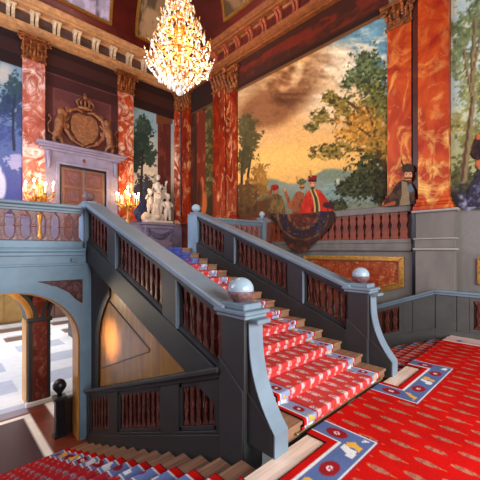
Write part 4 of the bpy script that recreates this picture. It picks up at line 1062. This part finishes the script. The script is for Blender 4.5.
# ------------------------------------------------------------------ double door
DX0, DX1, DT = 3.63, 5.46, 5.48
dr = thing('door_1','rose brown double door with russet panels in a lavender grey stone surround','door',((DX0+DX1)/2,YL-.1,FL),kind='structure')
yf = YL-.10
for i in range(2):
    a = DX0+(.07 if i == 0 else (DX1-DX0)/2+.01); b = a+(DX1-DX0)/2-.08
    lf = MB().box(a,yf-.05,FL,b,yf,DT-.10,.006).build('door_leaf',M['door_stile'],dr)
    z = FL+.12
    for hgt in (.60,.92,.60,.62):
        MB().box(a+.10,yf-.075,z,b-.10,yf-.05,z+hgt,.01).build('panel_moulding',M['door_mould'],lf)
        MB().box(a+.18,yf-.088,z+.08,b-.18,yf-.074,z+hgt-.08,.008).build('panel',M['door_panel'],lf)
        z += hgt+.10
    xk = b-.06 if i == 0 else a+.06
    MB().ball((xk,yf-.11,FL+1.15),.04,10,8).build('knob',M['brass'],lf)
MB().box(DX0,yf-.008,FL,DX1,yf+.02,DT).build('reveal',M['black'],dr)
MB().box((DX0+DX1)/2-.035,yf-.085,FL,(DX0+DX1)/2+.035,yf-.04,DT-.10,.01).build('meeting_stile',M['door_stile'],dr)
m = MB()
for s,e in ((DX0-.50,DX0),(DX1,DX1+.50)):
    m.box(s,yf-.06,FL,e,YL,DT+.48); 
    q0, q1 = (e-.12,e) if s < DX0-.1 else (s,s+.12)
    m.box(q0,yf-.11,FL,q1,YL,DT+.1,.01); 
m.box(DX0,yf-.06,DT,DX1,YL,DT+.48); m.box(DX0,yf-.11,DT,DX1,YL,DT+.1,.01)
m.build('surround',M['stone_lav'],dr)
m = MB().box(DX0-.62,yf-.16,DT+.48,DX1+.62,YL,DT+.58,.012); m.box(DX0-.72,yf-.26,DT+.58,DX1+.72,YL,DT+.66,.015); m.box(DX0-.80,yf-.34,DT+.66,DX1+.80,YL,DT+.76,.02)
m.build('cornice',M['stone_lav'],dr)
for x in (DX0-.38,DX1+.38):
    m = MB()
    for k in range(9): m.ball((x,yf-.08-.05*math.sin(k/8*PI),DT+.42-k*.075),(.11-.006*k,.06,.06),8,6)
    m.build('console',M['stone_lav'],dr,smooth=True)
MB().ball(((DX0+DX1)/2,yf-.08,DT+.28),(.06,.04,.08),10,8).build('boss',M['door_mould'],dr)

# ------------------------------------------------------------------ coat of arms above the door
def fused(name, mb, mat, parent, vox=.03, smooth_it=4):
    if mat is M['arms']: mb.v = [(x,min(y,YL-.016),z) for x,y,z in mb.v]
    o = mb.build(name, mat, parent)
    r = o.modifiers.new('Remesh','REMESH'); r.mode = 'VOXEL'; r.voxel_size = vox; r.use_smooth_shade = True
    s = o.modifiers.new('Smooth','SMOOTH'); s.iterations = smooth_it; s.factor = .5
    return o
t = thing('coat_of_arms','old gold carved coat of arms with crown and lion supporters above the double door','coat of arms',(4.6,YL,6.5))
yw = YL-.045
sh = [(0,6.42),(.34,6.62),(.52,6.95),(.56,7.3),(.46,7.62),(.2,7.74),(0,7.68)]
m = MB().prism([(4.6+x,z) for x,z in sh]+[(4.6-x,z) for x,z in reversed(sh[1:-1])],'y',yw-.07,yw); m.build('shield',M['arms'],t,bevel=.02)
m = MB()
for s in (-1,1):
    m.tube([(4.6+s*(x*1.22+.03),yw-.07,z) for x,z in [(0,6.36),(.36,6.54),(.58,6.9),(.64,7.3),(.54,7.68),(.25,7.86),(.05,7.8)]],[.05,.07,.08,.07,.08,.07,.05],8)
    for cx,cz,r in ((.62,7.72,.12),(.7,7.05,.10),(.5,6.6,.1)):
        m.tube([(4.6+s*(cx+r*(1-k/22)*math.cos(k*.65)),yw-.08,cz+r*(1-k/22)*math.sin(k*.65)) for k in range(16)],.04,6)
fused('scroll_frame',m,M['arms'],t,.025,2)
m = MB(); m.lathe([(.26,0),(.30,.06),(.27,.12)],4.6,yw-.08,7.9,16,.4)
for k in range(5):
    x = (k-2)*.13; m.tube([(4.6+x,yw-.1,8.0),(4.6+x*1.35,yw-.1,8.18),(4.6+x*.5,yw-.1,8.36)],[.04,.05,.03],6)
m.ball((4.6,yw-.1,8.42),(.09,.06,.09),8,6); m.box(4.58,yw-.12,8.45,4.62,yw-.08,8.6); m.box(4.53,yw-.12,8.51,4.67,yw-.08,8.55)
m.build('crown',M['arms'],t,smooth=True)
for s in (-1,1):
    m = MB(); L_ = lambda pts,r: m.tube([(4.6+s*x,yw-.07,z) for x,z in pts],r,8)
    L_([(1.05,6.55),(1.0,6.9),(.95,7.2),(.93,7.42)],[.16,.15,.19,.13]); m.ball((4.6+s*.9,yw-.09,7.58),(.16,.12,.17),10,8); m.ball((4.6+s*.76,yw-.12,7.55),(.08,.07,.07),8,6)
    L_([(.9,7.25),(.72,7.3),(.6,7.42)],[.08,.06,.05]); L_([(.95,7.1),(.75,7.02),(.62,7.08)],[.08,.06,.05])
    L_([(1.05,6.6),(.88,6.5),(.84,6.32),(.74,6.30)],[.12,.09,.06,.05]); L_([(1.1,6.6),(1.16,6.45),(1.1,6.3),(1.0,6.29)],[.11,.08,.06,.05])
    L_([(1.12,6.6),(1.34,6.7),(1.36,7.0),(1.24,7.2),(1.34,7.36)],[.04,.035,.03,.03,.06])
    fused('lion',m,M['arms'],t,.03,3)
m = MB().tube([(3.35,yw-.04,6.33),(4.0,yw-.05,6.27),(4.6,yw-.05,6.31),(5.2,yw-.05,6.27),(5.8,yw-.04,6.33)],.045,6); m.build('ribbon',M['arms'],t)

# ------------------------------------------------------------------ statue group on its bracket pedestal
t = thing('statue_pedestal','lavender grey pedestal with carved swag under the white statue','pedestal',(7.85,13.9,FL))
MB().box(7.15,13.75,FL,8.55,YL-.14,FL+.95,.02).build('body',M['stone_lav'],t)
MB().box(7.02,13.62,FL+1.12,8.68,YL-.14,FL+1.22,.02).build('slab',M['stone_lav'],t); MB().box(7.10,13.70,FL+.95,8.60,YL-.14,FL+1.12,.03).build('moulding',M['stone_lav'],t)
m = MB()
for q in range(2):
    m.tube([(7.25+k*.15,13.73,FL+.86-(.34-.1*q)*math.sin(PI*k/8)) for k in range(9)],[.04+.06*math.sin(PI*k/8) for k in range(9)],8)
for x in (7.25,8.45): m.ball((x,13.73,FL+.84),.10,10,8); m.tube([(x,13.73,FL+.8),(x,13.73,FL+.35)],[.07,.03],8)
m.build('swag',plain('blue_grey_carving',(84,84,112),.6,var=.25,scale=8),t,smooth=True)
SZ = FL+1.22
t = thing('statue','white marble statue of a standing draped woman with two small children','statue',(7.85,13.95,SZ))
MB().box(7.2,13.7,SZ,8.5,14.12,SZ+.12,.03).build('plinth',M['statue'],t)
m = MB(); random.seed(3)
for k in range(16): m.ball((7.28+random.random()*.75,13.92+random.uniform(-.12,.12),SZ+.14+random.random()*.16),(.13+random.random()*.1,.12,.10+random.random()*.08),8,6)
fused('rock',m,M['statue'],t,.04,1)
Z = SZ+.14
def V(x,z,y=0): return (7.86+x,13.92+y,Z+z)
m = MB(); T = lambda p,r: m.tube(p,r,10)
T([V(.02,1.0),V(.0,1.18),V(-.03,1.38),V(-.02,1.50),V(-.02,1.62)],[.19,.155,.17,.16,.075])      # torso and neck
m.ball(V(-.02,1.80,-.02),(.098,.112,.13),12,10); m.ball(V(.03,1.86,.04),(.10,.10,.09),10,8)     # head, knotted hair
m.ball(V(-.10,1.40,-.12),(.07,.07,.07),8,6); m.ball(V(.06,1.40,-.12),(.07,.07,.07),8,6)
T([V(-.10,.98),V(-.13,.55,-.10),V(-.06,.14,.0),V(-.08,.02,-.12)],[.15,.105,.06,.05])             # bent leg
T([V(.10,.98),V(.11,.52,-.02),V(.12,.1,0),V(.13,.02,-.14)],[.15,.10,.06,.05])                    # standing leg
T([V(-.18,1.50),V(-.30,1.24,-.02),V(-.20,1.04,-.16)],[.072,.058,.042]); m.ball(V(-.17,1.01,-.18),(.05,.05,.06),8,6)
T([V(.15,1.50),V(.34,1.36,.02),V(.40,1.62,-.02)],[.07,.056,.04]); m.ball(V(.41,1.68,-.03),(.05,.04,.06),8,6)
T([V(-.24,1.06,-.1),V(-.02,.98,-.20),V(.22,.98,-.1),V(.28,1.3,.1)],[.09,.10,.09,.07])            # drapery swathe
for k in range(5): T([V(-.2+k*.06,1.0,-.14),V(-.24+k*.04,.6,-.12),V(-.30+k*.07,.05,-.06)],[.05,.06,.07])
T([V(.28,1.3,.1),V(.42,1.1,.1),V(.40,1.7,.02)],[.06,.07,.04])
fused('woman',m,M['statue'],t,.022,2)
def child(cx, cy, z0, s, raise_):
    m2 = MB(); W = lambda x,z,y=0: (cx+x*s,cy+y*s,z0+z*s); T2 = lambda p,r: m2.tube(p,[q*s for q in r],9)
    T2([W(0,.42),W(0,.56),W(0,.72),W(0,.80)],[.13,.14,.12,.05]); m2.ball(W(0,.94,-.02),(.115*s,.12*s,.13*s),12,10)
    for k in range(7): m2.ball(W(.09*math.cos(k*.9),1.02+.03*math.sin(k*2),.07*math.sin(k*.9)),.045*s,7,5)
    T2([W(-.07,.42),W(-.09,.22,-.06),W(-.08,.02)],[.10,.075,.045]); T2([W(.07,.42),W(.10,.22,.02),W(.10,.02,-.03)],[.10,.075,.045])
    T2([W(-.12,.72),W(-.22,.62,-.05),W(-.16,.82 if raise_ else .5,-.14)],[.055,.048,.036]); T2([W(.12,.72),W(.22,.62,-.04),W(.14,.56,-.15)],[.055,.048,.036])
    fused('child',m2,M['statue'],t,.022,2)
t.scale = (1.12,1.12,1.13)
child(7.46,13.86,SZ+.34,1.0,True); child(8.28,13.86,SZ+.12,1.12,False)

# ------------------------------------------------------------------ gilt torcheres with candles on the gallery
def torchere(x, y, label):
    t = thing('candelabrum',label,'candelabrum',(x,y,FL))
    MB().lathe([(.30,0),(.30,.06),(.22,.10),(.12,.18),(.07,.30),(.10,.44),(.06,.56),(.045,.9),(.09,1.05),(.11,1.2),(.06,1.32),(.045,1.5),(.06,1.65),(.13,1.75),(.15,1.84),(.05,1.92),(.04,2.1),(.07,2.2),(.05,2.3)],x,y,FL,16).build('stand',M['gold'],t,smooth=True)
    z0 = FL+1.78; cn = []
    for k in range(8):
        a = 2*PI*k/8+.2; R_ = .46; dz = .10*(k%2)
        pts = [(x+math.cos(a)*r,y+math.sin(a)*r,z0+h+dz) for r,h in ((.08,.0),(.2,-.10),(.34,-.06),(.44,.06),(R_,.16))]
        MB().tube(pts,[.03,.026,.024,.022,.02],7).build('arm',M['gold'],t,smooth=True)
        cn.append((x+math.cos(a)*R_,y+math.sin(a)*R_,z0+.16+dz))
    cn.append((x,y,FL+2.3))
    for cx,cy,cz in cn:
        MB().lathe([(.03,-.02),(.07,0),(.075,.02),(.03,.03)],cx,cy,cz,10).build('drip_pan',M['gold'],t,smooth=True)
        c = MB().lathe([(.022,.02),(.022,.30)],cx,cy,cz,8).build('candle',M['candle'],t)
        MB().ball((cx,cy,cz+.35),(.03,.03,.058),8,7).build('flame',M['flame'],c,smooth=True)
    m = MB()
    for k in range(14):
        a = k*2.4; m.ball((x+.2*math.cos(a),y+.2*math.sin(a),z0+.02+.04*(k%3)),(.05,.05,.07),6,5)
    m.build('leafwork',M['gold'],t,smooth=True)
    return t
torchere(2.82,13.45,'gilt candelabrum with lit candles in front of the haze-paled pilaster left of the door')
torchere(6.14,13.45,'gilt candelabrum with lit candles right of the door beside the statue')

# ------------------------------------------------------------------ crystal chandelier
CX, CY, CB = 4.98, 7.62, 6.52
t = thing('chandelier','crystal and gilt chandelier with tiers of lit candles hanging over the stairs','chandelier',(CX,CY,CB))
MB().lathe([(.02,.0),(.08,.03),(.12,.10),(.10,.2),(.03,.26),(.05,.34),(.2,.46),(.26,.56),(.16,.68),(.07,.8),(.10,.95),(.17,1.1),(.10,1.25),(.06,1.5),(.12,1.62),(.15,1.75),(.06,1.9),(.05,2.3),(.10,2.4),(.12,2.5),(.05,2.6),(.03,3.0)],CX,CY,CB,18).build('stem',M['gold'],t,smooth=True)
MB().tube([(CX,CY,CB+3.0),(CX,CY,17.26)],.02,8).build('chain',M['gold'],t)
MB().ball((CX,CY,CB-.02),.115,16,12).build('crystal_ball',M['crystal'],t,smooth=True)
for R_,z,w in ((.70,.85,.03),(.46,1.75,.022),(.26,2.4,.02),(.50,.42,.02)): MB().tube([(CX+R_*math.cos(2*PI*k/32),CY+R_*math.sin(2*PI*k/32),CB+z) for k in range(33)],w,7).build('hoop',M['gold'],t,smooth=True)
tiers = [(.97,.92,11,0.),(.90,1.28,10,.3),(.70,1.66,8,.1),(.56,2.05,7,.25),(.36,2.46,5,0.)]
cand = flame = pan = None; spots = []
for R_, z, n, ph in tiers:
    for k in range(n):
        a = 2*PI*k/n+ph; ca, sa = math.cos(a), math.sin(a)
        pts = [(CX+ca*r*R_,CY+sa*r*R_,CB+z+h) for r,h in ((.10,.10),(.3,-.06),(.55,-.20),(.8,-.16),(.97,-.04),(1.,.06))]
        MB().tube(pts,[.022,.022,.02,.018,.016,.016],6).build('arm',M['gold'],t,smooth=True)
        spots.append((CX+ca*R_,CY+sa*R_,CB+z+.06))
def proto_copy(o, loc, par):
    c = o.copy(); C.objects.link(c); c.location = loc; c.parent = par; return c
for i,(x,y,z) in enumerate(spots):
    if cand is None:
        pan = MB().lathe([(.02,-.03),(.06,0),(.07,.025),(.025,.03)],0,0,0,10).build('drip_pan',M['crystal'],t,smooth=True,loc=(x,y,z))
        cand = MB().lathe([(.02,.02),(.02,.32)],0,0,0,8).build('candle',M['candle'],t,loc=(x,y,z))
        flame = MB().ball((0,0,.38),(.045,.045,.095),8,7).build('flame',M['glint'],cand,smooth=True); flame.matrix_parent_inverse = Matrix.Identity(4)
    else:
        proto_copy(pan,(x,y,z),t); c = proto_copy(cand,(x,y,z),t); proto_copy(flame,(0,0,0),c)
# crystal drops: long prisms under every arm and ring
def drop_mesh(h, r):
    return MB().lathe([(.001,0),(r,.30*h),(r*.8,.62*h),(.001,.98*h)],0,0,-h,6)
d1 = drop_mesh(.30,.05).build('crystal_drop',M['crystal'],t,loc=(0,0,0)); d2 = drop_mesh(.2,.042).build('crystal_drop',M['crystal'],t,loc=(0,0,0))
f1 = f2 = True; cnt = 0
def drop(big, loc):
    global f1, f2, cnt
    cnt += 1
    if big and f1: d1.location = loc; f1 = False
    elif not big and f2: d2.location = loc; f2 = False
    else: proto_copy(d1 if big else d2, loc, t)
for i,(x,y,z) in enumerate(spots):
    drop(True,(x,y,z-.05))
    if i < 22: 
        fx, fy = CX+(x-CX)*.62, CY+(y-CY)*.62; drop(False,(fx,fy,z-.26))
for R_,z,n in ((.50,.42,10),(.70,.85,12),(.26,.30,7)):
    for k in range(n): a = 2*PI*k/n+.13; drop(k%2 == 0,(CX+R_*math.cos(a),CY+R_*math.sin(a),CB+z-.02))
# bead strings, one part
m = MB()
for R0,z0,R1,z1,n in ((.26,2.4,.46,1.75,6),(.46,1.75,.70,.85,8),(.96,.9,.70,.5,14),(.70,.85,.50,.42,14),(.50,.42,.10,.12,12),(.3,2.5,.05,2.95,6)):
    for k in range(n):
        a = 2*PI*k/n+.2
        for j in range(9):
            f = j/8; R_ = R0+(R1-R0)*f; z = z0+(z1-z0)*f-.10*math.sin(PI*f)
            m.ball((CX+R_*math.cos(a),CY+R_*math.sin(a),CB+z),.027,6,4)
o = m.build('bead_strings',M['crystal'],t); o['kind'] = 'stuff'
# leafy gilt centre
m = MB(); random.seed(5)
for k in range(34):
    a = k*2.399; R_ = .10+.07*((k*7)%5)/4; z = .35+2.2*k/34
    m.tube([(CX+R_*.5*math.cos(a),CY+R_*.5*math.sin(a),CB+z-.1),(CX+R_*1.2*math.cos(a),CY+R_*1.2*math.sin(a),CB+z),(CX+R_*1.6*math.cos(a),CY+R_*1.6*math.sin(a),CB+z+.1),(CX+R_*1.8*math.cos(a),CY+R_*1.8*math.sin(a),CB+z+.03)],[.02,.03,.026,.012],6)
m.build('leafwork',M['gold'],t,smooth=True)
# hundreds of small lustres between the tiers
prf = [(.10,.16),(.30,.42),(.55,.74),(.85,.93),(1.2,.93),(1.6,.74),(2.05,.58),(2.5,.38),(2.9,.14)]
def prad(z):
    for (a,ra),(b,rb) in zip(prf[:-1],prf[1:]):
        if a <= z <= b: return ra+(rb-ra)*(z-a)/(b-a)
    return .1
for nm,mt,cnt_ in (('small_lustres',M['crystal'],430),('amber_lustres',M['amber'],190)):
    m = MB()
    for k in range(cnt_):
        z = random.uniform(.12,2.8)**1.0; a = random.uniform(0,2*PI); r = prad(z)*random.uniform(.45,1.)**.6
        if z > 1.3 and random.random() < .35: continue
        h = random.uniform(.09,.2); w_ = random.uniform(.018,.036)
        m.lathe([(.001,0),(w_,.3*h),(w_*.8,.62*h),(.001,.98*h)],CX+r*math.cos(a),CY+r*math.sin(a),CB+z-h,5)
    o = m.build(nm,mt,t); o['kind'] = 'stuff'

# ------------------------------------------------------------------ light
def area(name, loc, rot, sx, sy, e, c, shape='RECTANGLE'):
    d = bpy.data.lights.new(name,'AREA'); d.shape = shape; d.size = sx; d.size_y = sy; d.energy = e; d.color = c
    o = bpy.data.objects.new(name,d); o.location = loc; o.rotation_euler = rot; C.objects.link(o); return o
def point(name, loc, e, c, r=.15):
    d = bpy.data.lights.new(name,'POINT'); d.energy = e; d.color = c; d.shadow_soft_size = r
    o = bpy.data.objects.new(name,d); o.location = loc; C.objects.link(o); return o
def spot(name, loc, target, e, c, ang, blend=.6, r=.1):
    d = bpy.data.lights.new(name,'SPOT'); d.energy = e; d.color = c; d.spot_size = math.radians(ang); d.spot_blend = blend; d.shadow_soft_size = r
    o = bpy.data.objects.new(name,d); o.location = loc; o.rotation_euler = (Vector(target)-Vector(loc)).to_track_quat('-Z','Y').to_euler(); C.objects.link(o); return o
WARM = (1.,.66,.36); DAY = (.84,.92,1.)
point('chandelier_light',(CX,CY,CB+1.1),780,WARM,.7)
point('chandelier_light',(CX,CY,CB+2.9),160,WARM,.4)
for x in (2.82,6.14): point('candelabrum_light',(x,13.1,FL+2.45),55,(1.,.6,.28),.25)
# area lights for assumed, unseen windows: landing side behind the camera, gallery's left side
area('assumed_window_light',(3.2,-4.8,3.2),(math.radians(86),0,0),6.5,3.6,1300,(.88,.94,1.))
area('assumed_window_light',(-4.2,9.5,6.0),(math.radians(90),0,math.radians(-90)),6,5,900,(.76,.78,1.))
area('hall_area_light',(-6.5,13.5,0.2),(math.radians(90),0,math.radians(-90)),7,3.2,1400,(.80,.89,1.))  # cool area light for assumed, unseen windows on the hall's left
area('hall_area_light',(4.5,17.5,1.6),(0,0,0),5,4,220,(1.,.93,.84))  # unseen fill light facing down under the hall ceiling, no window there
point('assumed_hall_light',(.7,8.9,.75),95,(1.,.80,.55),.15)  # added warm point light for an assumed, unseen lamp behind the arch
spot('assumed_panel_spot',(1.35,6.3,.35),(2.58,6.42,.30),300,(1.,.66,.22),44,.9,.15)  # added unseen spot for the glow on the under-stair panel, lamp only assumed
w = bpy.data.worlds.new('World'); bpy.context.scene.world = w; w.use_nodes = True
bg = w.node_tree.nodes['Background']; bg.inputs[0].default_value = (.95,.97,1.,1); bg.inputs[1].default_value = .12
# ------------------------------------------------------------------ camera
cd = bpy.data.cameras.new('camera'); cam = bpy.data.objects.new('camera',cd); C.objects.link(cam)
cam.location = (0,0,CZ); cam.rotation_euler = (PI/2,0,-(PI/2-CA))
cd.sensor_width = 36; cd.lens = 36*CF/480; cd.shift_y = (CH-240)/480; cd.clip_start = .05; cd.clip_end = 200
sc = bpy.context.scene; sc.camera = cam
sc.view_settings.view_transform = 'Standard'; sc.view_settings.look = 'None'; sc.view_settings.gamma = 1; sc.view_settings.use_curve_mapping = False
sc.view_settings.exposure = 0.2
